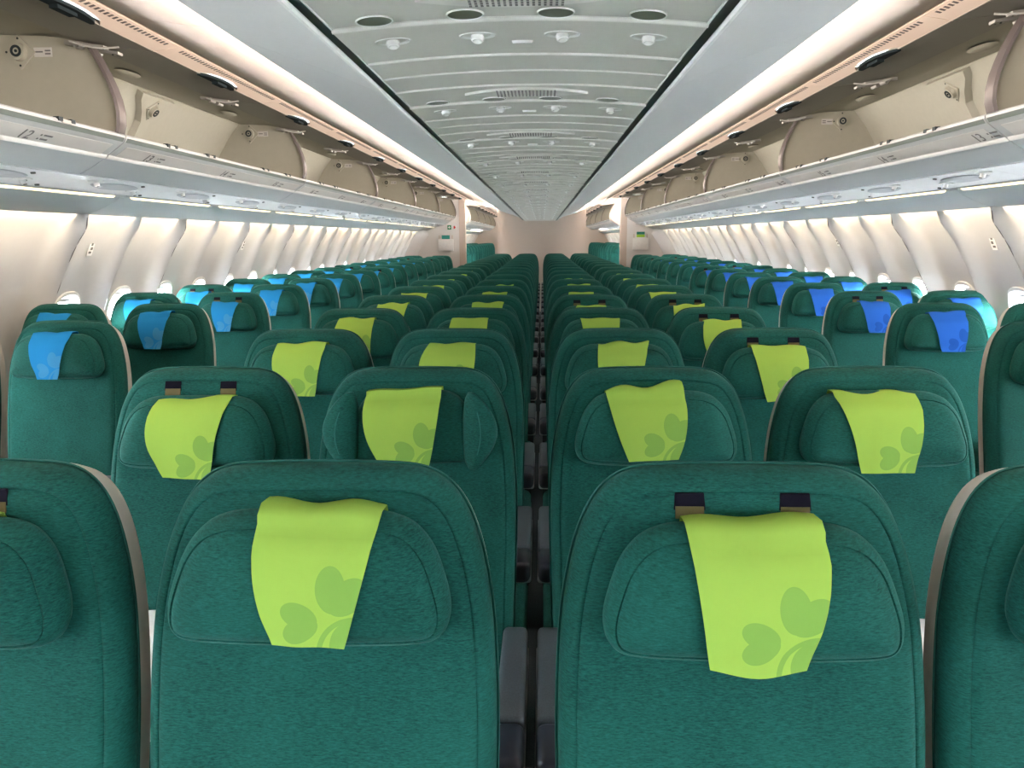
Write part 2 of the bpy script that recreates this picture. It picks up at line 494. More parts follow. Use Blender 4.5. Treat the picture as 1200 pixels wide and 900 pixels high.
def wall_panel_mesh(s, edges, blank=False):
    m = MB()
    ysamp = [-0.2661, -0.255, -0.243, -0.231, -0.219, -0.207, -0.195, -0.17, -0.11, -0.05, 0.0, 0.05, 0.11, 0.17, 0.195, 0.207, 0.219, 0.231, 0.243, 0.255, 0.2661]
    for bay in (0, 1):
        el, er = edges[bay]
        yc = bay * WP

        def P(y, z):
            x, nn = prof_at(z)
            d = ridge(y, el, er) * min(1.0, max(0.25, (1.71 - z) / 0.12))
            return (SX(s, x + nn.x * d), yc + y, z + nn.y * d)
        top, bot = WZ + 0.24, WZ - 0.24
        zs_u = [1.714, 1.70, 1.66, 1.62, 1.58, 1.54, 1.50, 1.46, 1.41, 1.37, 1.33, top]
        m.grid([[P(y, z) for y in ysamp] for z in zs_u])
        zs_l = [bot, 0.70, 0.55, 0.35, 0.15, 0.003]
        m.grid([[P(y, z) for y in ysamp] for z in zs_l])
        if blank:
            m.grid([[P(y, z) for y in ysamp] for z in (top, 1.15, 1.05, 0.95, bot)])
            continue
        # ring between the square and the window opening
        side = [bot + (top - bot) * i / 12 for i in range(1, 12)]
        outer = [(y, top) for y in ysamp] + [(ysamp[-1], z) for z in side[::-1]] + [(y, bot) for y in ysamp[::-1]] + [(ysamp[0], z) for z in side]
        inner = []
        for (y, z) in outer:
            a = math.atan2((z - WZ) / 0.24, y / 0.2661)
            c, sn = math.cos(a), math.sin(a)
            q = 1 / (abs(c) ** 2.8 + abs(sn) ** 2.8) ** (1 / 2.8)
            inner.append((WHY * q * c, WZ + WHZ * q * sn))
        rings = []
        for t in (0, 0.25, 0.5, 0.72, 0.88, 1.0):
            rings.append([P(o[0] + (i[0] - o[0]) * t, o[1] + (i[1] - o[1]) * t) for o, i in zip(outer, inner)])
        m.rings(rings, False, False)
    return m.mesh('sidewall_panel', WALL, 40, recalc=True)


def window_meshes(s):
    """reveal ring, pane and roller shade for one window; origin at the opening's centre"""
    N = 40
    def ring(sc, dx):
        r = []
        for i in range(N):
            a = 2 * PI * i / N; c, sn = math.cos(a), math.sin(a)
            q = 1 / (abs(c) ** 2.8 + abs(sn) ** 2.8) ** (1 / 2.8)
            z = WZ + WHZ * sc * q * sn
            x, nn = prof_at(z)
            r.append((SX(s, x + dx), WHY * sc * q * c, z))
        return r
    m = MB()
    m.rings([ring(1.10, -0.001), ring(1.08, -0.008), ring(1.0, -0.010), ring(0.95, 0.0), ring(0.91, 0.016), ring(0.88, 0.028), ring(0.88, 0.04), ring(1.15, 0.04), ring(1.15, 0.0)], False, False)
    fr = m.mesh('window_frame', WHITE, 50)
    m = MB(); m.rings([ring(0.89, 0.030), ring(0.89, 0.034)])
    pn = m.mesh('window_pane', GLASS, 40)
    m = MB()
    r = [p for p in ring(0.875, 0.026) if p[2] > WZ + 0.132]
    r.sort(key=lambda p: p[1])
    b = [(p[0], p[1], p[2]) for p in r]
    o = [(p[0] + SX(s, 0.004), p[1], p[2]) for p in r]
    m.rings([b, o])
    sh = m.mesh('window_shade', WHITE, 40)
    return fr, pn, sh


wn = 1
for s, nm in SIDES:
    w = struct(empty('wall_' + nm), '%s side wall of moulded light panels' % nm)
    big, mid = 0.075, 0.055
    me = wall_panel_mesh(s, ((big, mid), (mid, big)))
    mb = wall_panel_mesh(s, ((big, 0.0), (0.0, big)), True)
    fr, pn, sh = window_meshes(s)
    k = -22
    while WY0[s] + WP * (k - 0.5) < YB + 0.02:
        y = WY0[s] + WP * k
        solid = (s < 0 and k == -2) or WY0[s] + WP * (k - 0.5) > YB - 2 * WP
        p = put('sidewall_panel', mb if solid else me, w, (0, y, 0))
        for b in () if solid else (0, 1):
            e = struct(empty('window_%d' % wn, (0, y + WP * b, 0)), 'cabin window with white surround in the %s wall' % nm)
            wn += 1
            put('window_frame', fr, e); put('window_pane', pn, e); put('window_shade', sh, e)
        k += 2
    m = MB()
    jn = []
    x0 = []
    for z in [1.66, 1.63, 1.60, 1.58, 1.50, 1.41, 1.33, 1.24, 1.15, 1.05, 0.95, 0.8, 0.6, 0.4, 0.2, 0.0]:
        x, nn = prof_at(z); q_ = 0.0745 * min(1.0, (1.71 - z) / 0.12); x0.append((x + nn.x * q_, z + nn.y * q_, nn))
    m.prism([(a, b) for a, b, c in x0] + [(a - c.x * 0.02, b - c.y * 0.02) for a, b, c in x0[::-1]], -0.0025, 0.0025, s)
    jm = m.mesh('panel_joint', GREY)
    k = -22
    while WY0[s] + WP * k < YB - WP:
        put('panel_joint', jm, w, (0, WY0[s] + WP * (k - 0.5), 0)); k += 2
    # small white placards with dark marks on the panels
    m = MB(); mk = MB()
    x, nn = prof_at(1.45); d = Vector((-nn.y, nn.x)); tdir = Vector((SX(s, 1) * d.x / abs(SX(s, 1)) * 1, 0, d.y)); 
    upv = Vector((s * -abs(d.x), 0, abs(d.y))).normalized(); nv = Vector((s * nn.x, 0, nn.y)).normalized()
    c = Vector((SX(s, x), 0, 1.45)) + nv * 0.002
    m.obox(c, (0, 1, 0), upv, nv, 0.022, 0.045, 0.001)
    pm = m.mesh('placard', WHITE)
    for j, (dy, dz, a, b) in enumerate(((0, 0.022, 0.008, 0.010), (0.004, -0.004, 0.010, 0.008), (-0.003, -0.026, 0.012, 0.006), (0.0, 0.037, 0.005, 0.003))):
        mk.obox(c + Vector((0, dy, 0)) + upv * dz + nv * 0.001, (0, 1, 0), upv, nv, a, b, 0.0006)
    mkm = mk.mesh('placard_mark', GREY)
    for k in (0, 4, 8, 12):
        p = put('placard', pm, w, (0, WY0[s] + WP * k + 0.04, 0)); put('placard_mark', mkm, p)

# valance with the visible strip lamps, and the panels under the bins
for s, nm in SIDES:
    e = struct(empty('trim_%d' % n), 'bluish valance between the bins and the %s wall panels' % nm); n += 1
    k = -22
    while WY0[s] + WP * k < YB - WP:
        y = WY0[s] + WP * (k - 0.5)
        m = MB()
        m.prism([(2.045, 1.692), (2.07, 1.672), (2.12, 1.648), (2.175, 1.627), (2.222, 1.612), (2.228, 1.618), (2.18, 1.64), (2.13, 1.663), (2.075, 1.70), (2.05, 1.70)], y + 0.0015, y + 2 * WP - 0.0015, s)
        part('valance_panel', m, BINC, e)
        k += 2
kk = 0
for s, nm in SIDES:
    k = -22; i = 0
    while WY0[s] + WP * k < 26:
        y = WY0[s] + WP * (k - 0.5)
        m = MB(); m.prism([(2.012, 1.700), (2.014, 1.692), (2.024, 1.6855), (2.036, 1.6855), (2.044, 1.692), (2.044, 1.700)], y + 0.10, y + 2 * WP - 0.09, s)
        o = empty('strip_lamp', (0, 0, 0))
        part('diffuser', m, LAMP, o)
        m = MB(); m.prism([(2.008, 1.704), (2.009, 1.694), (2.013, 1.699), (2.044, 1.699), (2.049, 1.693), (2.049, 1.704)], y + 0.006, y + 2 * WP - 0.006, s)
        part('housing', m, BINC, o)
        i += 1
        tag(o, 'warm strip lamp under the %s overhead bins, %s from the front' % (nm, ORD[i]), 'lamp', 'strip lamps under the bins')
        k += 2

# ------------------------------------------------------------------ overhead bins
LIP = [(1.603, 1.889), (1.596, 1.883), (1.597, 1.873), (1.606, 1.860), (1.622, 1.848), (1.650, 1.829), (1.678, 1.811), (1.690, 1.801), (1.745, 1.768), (1.800, 1.742),
       (1.816, 1.752), (1.9, 1.765), (2.22, 1.81), (2.30, 1.83), (2.30, 1.855), (1.70, 1.858), (1.64, 1.868), (1.618, 1.887)]
EDGE = [(1.687, 2.207), (1.668, 2.180), (1.648, 2.145), (1.626, 2.10), (1.608, 2.055), (1.594, 2.01), (1.587, 1.963), (1.589, 1.92), (1.600, 1.888)]
FX, FZ = 2.03, 2.245
BACK = [(FX, FZ), (2.11, 2.15), (2.18, 2.04), (2.25, 1.93), (2.29, 1.852)]


def text_mesh(txt, size):
    c = bpy.data.curves.new('digits', 'FONT')
    c.body = txt; c.size = size; c.extrude = 0.0004; c.align_x = 'LEFT'; c.resolution_u = 3
    t = bpy.data.objects.new('digits', c); COL.objects.link(t)
    dg = bpy.context.evaluated_depsgraph_get()
    me = bpy.data.meshes.new_from_object(t.evaluated_get(dg))
    bpy.data.objects.remove(t)
    me.materials.clear(); me.materials.append(GREY)
    return me


def make_bin_meshes(s):
    D = {}
    L = SEG
    m = MB(); m.prism(LIP, 0.004, L - 0.004, s); D['lip'] = m.mesh('bin_lip', BINC, 28)
    m = MB(); m.prism([(x + 0.003, z + (0.003 if z < 1.87 else -0.003)) for x, z in LIP], L - 0.0038, L - 0.0002, s); D['joint'] = m.mesh('lip_joint', GREY)
    m = MB(); m.prism([(1.598, 1.8755), (1.607, 1.8615), (1.6045, 1.8595), (1.5945, 1.874)], 0.012, L - 0.012, s); D['seal'] = m.mesh('lip_seal', SEAL)
    m = MB(); m.prism([(1.6235, 1.8455), (1.6765, 1.8110), (1.6780, 1.8135), (1.6250, 1.8485)], 0.05, L - 0.05, s); D['strip'] = m.mesh('number_strip', BINW)
    m = MB(); m.prism([(1.675, 1.8125), (1.679, 1.8055), (1.688, 1.7985), (1.691, 1.801), (1.684, 1.810)], 0.006, L - 0.006, s); D['crease_hl'] = m.mesh('crease_highlight', CEILW)  # white strip paints the highlight along the crease of the lip
    m = MB(); m.strip(BACK, 0.012, 0.002, L - 0.002, s); D['back'] = m.mesh('back_panel', BEIGE)
    m = MB(); m.strip([(1.722, 2.239), (1.85, 2.246), (1.97, 2.251), (FX + 0.01, FZ + 0.006)], 0.012, 0.002, L - 0.002, s); D['ceil'] = m.mesh('bin_roof', BEIGE)
    # raised rib down the middle of the back panel with a flared foot near the roof
    m = MB()
    def BP(t, off):
        t *= len(BACK) - 1; i = min(int(t), len(BACK) - 2); f = t - i
        a, b = Vector(BACK[i]), Vector(BACK[i + 1]); d = (b - a).normalized(); nn = Vector((d.y, -d.x))
        if nn.x > 0: nn = -nn
        p = a + (b - a) * f + nn * off
        return p
    rr = []
    for t, w in ((0.02, 0.19), (0.10, 0.17), (0.22, 0.10), (0.34, 0.06), (0.6, 0.055), (1.0, 0.055)):
        a = BP(t, 0.001); b = BP(t, 0.028)
        rr.append([(SX(s, a.x), L / 2 - w, a.y), (SX(s, b.x), L / 2 - w + 0.018, b.y), (SX(s, b.x), L / 2 + w - 0.018, b.y), (SX(s, a.x), L / 2 + w, a.y)])
    m.rings(rr); D['rib'] = m.mesh('back_rib', BEIGE, 25)
    # a divider plate at the far end and its curved edge trim
    m = MB(); m.prism(EDGE[::-1] + [(1.72, 2.222), (1.85, 2.238), (FX, FZ)] + BACK[1:] , L - 0.044, L - 0.010, s); D['div'] = m.mesh('divider', BEIGE)
    m = MB()
    rr = []
    for i, p in enumerate(EDGE):
        a = Vector(EDGE[max(i - 1, 0)]); b = Vector(EDGE[min(i + 1, len(EDGE) - 1)]); d = (b - a).normalized(); nn = Vector((d.y, -d.x))
        if nn.x > 0: nn = -nn
        q = Vector(p) + nn * 0.006; q2 = Vector(p) - nn * 0.004
        w = 0.030
        rr.append([(SX(s, q2.x), L - 0.034 - w, q2.y), (SX(s, q.x), L - 0.034 - w * 0.8, q.y), (SX(s, q.x - 0.003), L - 0.034, q.y), (SX(s, q.x), L - 0.034 + w * 0.8, q.y), (SX(s, q2.x), L - 0.034 + w, q2.y)])
    m.rings(rr); D['trim'] = m.mesh('edge_trim', STRAP, 50)
    # shock absorber buttons
    def button(c, nv):
        c, nv = Vector(c), Vector(nv).normalized()
        a = MB()
        u = Vector((0, 0, 1)) if abs(nv.z) < 0.8 else Vector((0, 1, 0))
        u = (u - nv * u.dot(nv)).normalized(); w_ = nv.cross(u)
        d1, d2 = (u + w_).normalized(), (u - w_).normalized()
        a.obox(c, d1, d2, nv, 0.043, 0.043, 0.004)
        a.cyl(c, nv, 0.034, 0.022, 20, 0.030)
        b = MB()
        for i in range(20):
            t0, t1 = 2 * PI * i / 20, 2 * PI * (i + 1) / 20
            P = lambda t, r, h: c + (u * math.cos(t) + w_ * math.sin(t)) * r + nv * h
            b.add([P(t0, 0.012, 0.0225), P(t0, 0.021, 0.0225), P(t1, 0.021, 0.0225), P(t1, 0.012, 0.0225), P(t0, 0.012, 0.0245), P(t0, 0.021, 0.0245), P(t1, 0.021, 0.0245), P(t1, 0.012, 0.0245)],
                  [(0, 1, 2, 3), (4, 5, 6, 7), (1, 2, 6, 5), (0, 3, 7, 4)])
        b.cyl(c + nv * 0.0225, nv, 0.0055, 0.002, 10)
        e = MB()
        for q in (d1 * 0.034 + d2 * 0.034, d1 * 0.034 - d2 * 0.034, -d1 * 0.034 - d2 * 0.034):
            e.cyl(c + q + nv * 0.004, nv, 0.0042, 0.001, 8)
        return a, b, e
    a0, a1 = Vector(BACK[0]), Vector(BACK[1]); d = (a1 - a0).normalized(); nn = Vector((d.y, -d.x)); nn = -nn if nn.x > 0 else nn
    p = BP(0.17, 0.030)
    a, b, e = button((SX(s, p.x), L / 2, p.y), (s * nn.x, 0, nn.y))
    D['boss'] = a.mesh('buffer_boss', BEIGE); D['bring'] = b.mesh('buffer_ring', LATCH); D['bscr'] = e.mesh('buffer_screws', LATCH)
    a, b, e = button((SX(s, 1.955), L - 0.048, 2.182), (0, -1, 0))
    D['boss2'] = a.mesh('buffer_boss', BEIGE); D['bring2'] = b.mesh('buffer_ring', LATCH); D['bscr2'] = e.mesh('buffer_screws', LATCH)
    m = MB(); m.box(*sorted((SX(s, 1.83), SX(s, 1.90))), L - 0.046, L - 0.044, 2.165, 2.198); D['plac'] = m.mesh('load_placard', BINW)
    m = MB()
    for x0_, x1_, z0 in ((1.865, 1.895, 2.180), (1.835, 1.857, 2.184), (1.835, 1.857, 2.173)):
        m.box(*sorted((SX(s, x0_), SX(s, x1_))), L - 0.0466, L - 0.0460, z0, z0 + 0.005)
    D['placm'] = m.mesh('placard_mark', GREY)
    # oval lamp recess in the roof
    m = MB()
    for yc in (0.0,):
        m.ellipsoid((SX(s, 1.90), yc, 2.239), 0.042, 0.095, 0.010, 20, 6)
    D['oval'] = m.mesh('roof_lens', BEIGE)
    # open doors: liner, latch, hinge arms
    m = MB(); m.strip([(1.452, 2.187), (1.50, 2.192), (1.60, 2.203), (1.732, 2.220)], 0.016, 0.004, 1.156, s); D['door'] = m.mesh('door', BINDOOR)
    m = MB()
    r1 = []; N_ = 18
    for i in range(N_ + 1):
        t = i / N_; y = 0.40 + 0.36 * t
        r1.append((y, 0.040 * math.sin(PI * t) ** 0.6))
    vs = [(SX(s, 1.452 - a), y, 2.187 - 0.006) for y, a in r1] + [(SX(s, 1.466), y, 2.182) for y, a in r1[::-1]]
    vs2 = [(x, y, z + 0.010) for x, y, z in vs]
    k = len(vs)
    m.add(vs + vs2, [tuple(range(k)), tuple(range(k, 2 * k))] + [(i, (i + 1) % k, k + (i + 1) % k, k + i) for i in range(k)])
    m.box(*sorted((SX(s, 1.430), SX(s, 1.458))), 0.53, 0.63, 2.170, 2.184)
    D['latch'] = m.mesh('latch', HANDLE)
    m = MB()
    for yc in (0.0,):
        q = Vector((SX(s, 1.66), yc, 2.198)); ax = Vector((s * 1, 0, 0.13)).normalized(); az = Vector((-s * 0.13, 0, 1)).normalized()
        m.obox(q, ax, (0, 1, 0), az, 0.045, 0.019, 0.005)
        m.cyl(q + ax * 0.052 - Vector((0, 0.03, 0.006)), (0, 1, 0), 0.012, 0.06, 12)
        m.obox(q + ax * 0.075, ax, (0, 1, 0), az, 0.03, 0.014, 0.008)
    D['hinge'] = m.mesh('hinge', HINGE)
    m = MB()
    for yc in (0.0,):
        q = Vector((SX(s, 1.66), yc, 2.198)); ax = Vector((s * 1, 0, 0.13)).normalized(); az = Vector((-s * 0.13, 0, 1)).normalized()
        for dx, dy in ((-0.03, 0.008), (-0.012, 0.008), (-0.02, -0.008)):
            m.cyl(q + ax * dx + Vector((0, dy, 0)) - az * 0.0065, az, 0.0035, 0.002, 8)
    D['hscrew'] = m.mesh('hinge_screw', LATCH)
    # stay arm, a pale curved rod
    m = MB()
    rr = []
    for i in range(9):
        t = i / 8
        c = Vector((SX(s, 1.70 - 0.13 * t), 0.03 + 0.10 * t, 2.196 - 0.012 * math.sin(PI * t)))
        rr.append([c + Vector((0, 0.004 * math.cos(a), 0.004 * math.sin(a))) for a in [2 * PI * j / 6 for j in range(6)]])
    m.rings(rr); D['stay'] = m.mesh('stay_rod', HINGE)
    # strip over the door edge with the air slots; its lower edge is cut back round the latch
    m = MB()
    pts = [(1.352, 0.0015)]
    ed = [(1.456, 0.0015), (1.456, 0.36)]
    for i in range(1, 12):
        t = i / 12
        ed.append((1.456 - 0.052 * math.sin(PI * t) ** 0.55, 0.36 + 0.44 * t))
    ed += [(1.456, 0.80), (1.456, 1.1585)]
    poly = [(1.352, 0.0015)] + ed + [(1.352, 1.1585)]
    zf = lambda x: 2.204 - (x - 1.352) * 0.16
    k = len(poly)
    vs = [(SX(s, x), y, zf(x)) for x, y in poly] + [(SX(s, x), y, zf(x) + 0.012) for x, y in poly]
    m.add(vs, [tuple(range(k)), tuple(range(k, 2 * k))] + [(i, (i + 1) % k, k + (i + 1) % k, k + i) for i in range(k)])
    D['grille'] = m.mesh('air_strip', PEACH)
    m = MB()
    for i in range(40):
        y = 0.06 + 0.0265 * i
        if y > 1.10: break
        x0_, x1_ = 1.366, 1.386
        m.add([(SX(s, x), yy, zf(x) + dz) for dz in (-0.0008, 0.002) for x, yy in ((x0_, y), (x0_, y + 0.012), (x1_, y + 0.016), (x1_, y + 0.004))],
              [(0, 1, 2, 3), (4, 5, 6, 7), (0, 1, 5, 4), (1, 2, 6, 5), (2, 3, 7, 6), (3, 0, 4, 7)])
    D['slots'] = m.mesh('air_slots', STRAP)
    # catch pieces on the lip
    m = MB()
    for yc in (0.38, 0.78, 1.54, 1.94):
        for dy in (-0.035, 0.035):
            m.box(*sorted((SX(s, 1.592), SX(s, 1.612))), yc + dy - 0.012, yc + dy + 0.012, 1.880, 1.893)
    D['catch'] = m.mesh('catch', LATCH)
    m = MB()
    for yc in (0.38, 0.78, 1.54, 1.94):
        m.box(*sorted((SX(s, 1.593), SX(s, 1.604))), yc - 0.026, yc + 0.026, 1.876, 1.888)
    D['strike'] = m.mesh('catch_plate', HINGE)
    return D


def add_bin(s, D, y, numbers, label):
    o = empty('overhead_bin', (0, y, 0))
    lip = put('bin_lip', D['lip'], o)
    put('lip_joint', D['joint'], lip); put('lip_seal', D['seal'], lip); put('number_strip', D['strip'], lip); put('crease_highlight', D['crease_hl'], lip)
    put('catch', D['catch'], lip)['kind'] = 'stuff'; put('catch_plate', D['strike'], lip)['kind'] = 'stuff'
    bk = put('back_panel', D['back'], o); put('back_rib', D['rib'], bk); put('buffer_boss', D['boss'], bk); put('buffer_ring', D['bring'], bk); put('buffer_screws', D['bscr'], bk)['kind'] = 'stuff'
    rf = put('bin_roof', D['ceil'], o); put('roof_lens', D['oval'], rf, (0, SEG * 0.27, 0)); put('roof_lens', D['oval'], rf, (0, SEG * 0.77, 0))
    dv = put('divider', D['div'], o); put('edge_trim', D['trim'], dv); put('buffer_boss', D['boss2'], dv); put('buffer_ring', D['bring2'], dv); put('buffer_screws', D['bscr2'], dv)['kind'] = 'stuff'
    put('load_placard', D['plac'], dv); put('placard_mark', D['placm'], dv)
    for q in (0, 1.16):
        dr = put('door', D['door'], o, (0, q, 0)); put('latch', D['latch'], dr)
        put('stay_rod', D['stay'], dr, (0, 0.99, 0))
        put('air_strip', D['grille'], o, (0, q, 0)); sl = put('air_slots', D['slots'], o, (0, q, 0)); sl['kind'] = 'stuff'
    for q in (0.05, SEG / 2 - 0.05, SEG / 2 + 0.05, SEG - 0.05):
        h = put('hinge', D['hinge'], o, (0, q, 0)); put('hinge_screw', D['hscrew'], h)
    up = Vector((-s * 0.84, 0, 0.55)).normalized()
    rt = Vector((0, 1.0 if s < 0 else -1.0, 0)); nv = rt.cross(up)
    for num, yy in numbers:
        base = Vector((SX(s, 1.670), yy - y, 1.8150)) + nv * 0.0012
        t = bpy.data.objects.new('row_number', text_mesh(num, 0.062))
        mm = Matrix((rt, up, nv)).transposed().to_4x4(); mm.translation = base
        t.matrix_local = mm; t.parent = lip; COL.objects.link(t)
        m = MB()
        for dx, dz, a, b in ((0.100, 0.030, 0.0035, 0.0035), (0.100, 0.010, 0.0035, 0.0035), (0.135, 0.031, 0.022, 0.0035), (0.131, 0.011, 0.018, 0.0035)):
            m.obox(base + rt * dx + up * dz, rt, up, nv, a, b, 0.0005)
        part('seat_mark', m, GREY, lip)
    tag(o, label, 'bin', 'open overhead bins')
    return o


for s, nm in SIDES:
    D = make_bin_meshes(s)
    allnum = [(str(12 + i), (2.50 if s < 0 else 2.18) + PITCH * i) for i in range(-1, 16)]
    for k in range(-2, 6):
        y = Y0[s] + SEG * k
        nums = [(a, b) for a, b in allnum if y + 0.08 < b < y + SEG - 0.18]
        if k < 0: nums = []
        q = 'open beige overhead bin above the %s seats, %s from the front' % (nm, ORD[k + 3])
        add_bin(s, D, y, nums, q)
    for k in range(4):
        y = 17.75 + SEG * k
        add_bin(s, D, y, [], 'open overhead bin of the rear cabin on the %s side, %s behind the partition' % (nm, ORD[k + 1]))
    # closed rounded bin end seen past the partition
    m = MB()
    m.prism(EDGE[::-1] + [(1.72, 2.225), (FX, FZ), (2.25, 1.93), (2.28, 1.80), (1.80, 1.742), (1.69, 1.80), (1.61, 1.86)], 17.30, 17.70, s)
    o = part('bin_end_cover', m, POST); tag(o, 'pale closed end of the rear bins beyond the %s partition' % nm, 'cover')
    # closing panel over the door area
    e = struct(empty('trim_%d' % n), 'panels closing the bin line over the door area on the %s' % nm); n += 1
    m = MB(); m.strip([(1.352, 2.204), (1.456, 2.187), (1.70, 2.216), (2.4, 2.26)], 0.012, 14.62 + (0.02 if s < 0 else -0.1), 17.74, s); part('header_panel', m, PEACH, e)
    m = MB(); m.strip([(1.352, 2.204), (1.456, 2.187)], 0.012, YB - 0.2, YB, s); part('header_panel', m, PEACH, e)

# side service panels under the bins
for s, nm in SIDES:
    m = MB(); m.strip([(1.8175, 1.7385), (1.88, 1.728), (1.95, 1.712), (2.007, 1.700)], 0.009, 0.001, PITCH - 0.001, s); pm = m.mesh('panel', PSUC)
    m = MB()
    def at(x): return 1.7395 - (x - 1.812) * 0.2075
    def plate(m, x, y, hx, hy, h):
        N_ = 20
        ax = Vector((s, 0, -0.2075)).normalized(); nv = Vector((-s * 0.2075, 0, -1)).normalized()
        c = Vector((SX(s, x), y, at(x)))
        r = []
        for sc, hh in ((1.0, -0.001), (0.94, h), (0.0001, h * 1.1)):
            r.append([c + ax * hx * sc * math.cos(2 * PI * i / N_) * (abs(math.cos(2 * PI * i / N_)) ** 0.3) + Vector((0, 1, 0)) * hy * sc * math.sin(2 * PI * i / N_) + nv * hh for i in range(N_)])
        m.rings(r)
        return c, nv
    plate(m, 1.90, 0.30, 0.045, 0.19, 0.003); lens = m.mesh('recess_plate', PSUG)
    kn = []
    for x, y in ((1.93, 0.50), (1.86, 0.08)):
        m = MB(); c, nv = plate(m, x, y, 0.02, 0.06, 0.004); m.cyl(c, nv, 0.013, 0.020, 14, 0.010)
        kn.append(m.mesh('reading_light', WHITE))
    m = MB()
    for x, y in ((1.93, 0.50), (1.86, 0.08)):
        c, nv = plate(m, x, y + 0.01, 0.006, 0.02, 0.006); m.cyl(c + nv * 0.02, nv, 0.007, 0.002, 10)
    for x, y in ((1.85, 0.45), (1.98, 0.66)):
        plate(m, x, y, 0.008, 0.012, 0.004)
    dk = m.mesh('light_bezel', GREY)
    i = 0
    for k in range(-2, 33):
        y = 1.60 + PITCH * k
        if y > YB - 1 : break
        i += 1
        if i > 28: break
        if 16.0 < y < 17.7: continue
        o = empty('service_panel', (0, y, 0))
        put('panel', pm, o)
        if k < 17 or y > 17:
            put('recess_plate', lens, o); [put('reading_light', a, o) for a in kn]; put('light_bezel', dk, o)['kind'] = 'stuff'
        tag(o, 'white service panel with reading lights under the %s bins, %s from the front' % (nm, ORD[i] if i < 29 else 'last'), 'panel', 'service panels under the bins')

# ceiling service units, one for each centre row
def ceiling_unit_meshes():
    lx = (-0.232, -0.077, 0.077, 0.232)
    m = MB()
    N_ = 28
    def zc(x, y=0): return arch(x)
    # speaker lens plate
    pr = []
    for i in range(-12, 13):
        t = i / 12; pr.append((0.155 * t, 0.052 * (1 - t * t)))
    m.rings([[(x, 0.665 - w - 0.001, arch(x) - 0.001), (x, 0.665 - w * 0.94, arch(x) - 0.0070), (x, 0.665 + w * 0.94, arch(x) - 0.0070), (x, 0.665 + w + 0.001, arch(x) - 0.001)] for x, w in pr])
    sp = m.mesh('speaker_plate', CEILB, 30)
    m = MB()
    for i in range(17):
        x = -0.072 + 0.009 * i
        for j in range(7):
            y = 0.665 - 0.036 + 0.012 * j
            z = arch(x) - 0.0073
            m.box(x - 0.0021, x + 0.0021, y - 0.0035, y + 0.0035, z - 0.0006, z + 0.001)
    hl = m.mesh('speaker_holes', GREY)
    nz = []; hol = []; cup = []
    for q, x in enumerate(lx):
        m = MB(); c = Vector((x, 0.105, arch(x) - 0.006))
        m.rings([[(c.x + 0.034 * a * math.cos(2 * PI * i / N_), c.y + 0.025 * a * math.sin(2 * PI * i / N_), arch(c.x + 0.034 * a * math.cos(2 * PI * i / N_)) - 0.004 + h) for i in range(N_)] for a, h in ((1.0, 0.004), (1.0, 0.0008), (0.93, -0.0005), (0.80, 0.001), (0.01, 0.003))])
        d = Vector((0.25 * (-1) ** q * 0.4, -0.25, -1)).normalized()
        rr = []
        u = d.orthogonal().normalized(); w = d.cross(u)
        for r_, h in ((0.006, -0.008), (0.0115, -0.004), (0.0125, 0.001), (0.0115, 0.005), (0.0115, 0.007), (0.0085, 0.0085), (0.004, 0.0055), (0.001, 0.005)):
            rr.append([c + d * h + (u * math.cos(2 * PI * i / 16) + w * math.sin(2 * PI * i / 16)) * r_ for i in range(16)])
        m.rings(rr)
        nz.append(m.mesh('air_nozzle', CEILW, 45))
        xr = x * 0.97 - 0.012
        m = MB(); c = Vector((xr, -0.030, arch(xr)))
        m.rings([[(c.x + a * math.cos(2 * PI * i / N_), c.y + a * 0.95 * math.sin(2 * PI * i / N_), arch(c.x + a * math.cos(2 * PI * i / N_)) - 0.002 + h) for i in range(N_)] for a, h in ((0.0315, 0.0), (0.0315, -0.0018), (0.0305, -0.0026), (0.0285, -0.002), (0.0275, 0.0))], False, False)
        hol.append(m.mesh('light_ring', CEILW, 40))
        m = MB()
        m.rings([[(c.x + a * math.cos(2 * PI * i / N_), c.y + a * 0.95 * math.sin(2 * PI * i / N_), arch(c.x + a * math.cos(2 * PI * i / N_)) - 0.002 + h) for i in range(N_)] for a, h in ((0.0290, -0.0016), (0.024, -0.0012), (0.010, -0.0012), (0.001, -0.0012))], True, True)
        cup.append(m.mesh('reading_light', plain('light_cup', (0.10, 0.11, 0.085), 0.35) if q == 0 else cup[0].materials[0], 60))
    m = MB(); m.rings([[(0.004 + 0.02 * a * math.cos(2 * PI * i / 12), 0.125 + 0.004 * a * math.sin(2 * PI * i / 12), 0.016 + h) for i in range(12)] for a, h in ((1, -0.009), (0.9, -0.014))])
    tb = m.mesh('sign_tab', CEILW)
    return sp, hl, nz, hol, cup, tb


sp, hl, nz, hol, cup, tb = ceiling_unit_meshes()
for k in range(-2, 18):
    o = empty('ceiling_service_unit', (CX, 1.387 + PITCH * k, CZ))
    p = put('speaker_plate', sp, o); q = put('speaker_holes', hl, p); q['kind'] = 'stuff'
    for a in nz: put('air_nozzle', a, o)
    for a, b in zip(hol, cup):
        r_ = put('light_ring', a, o); put('reading_light', b, r_)
    put('sign_tab', tb, o)
    tag(o, 'white ceiling unit with speaker, reading lights and nozzles, %s from the front' % ORD[k + 3], 'ceiling unit', 'service units on the centre ceiling')

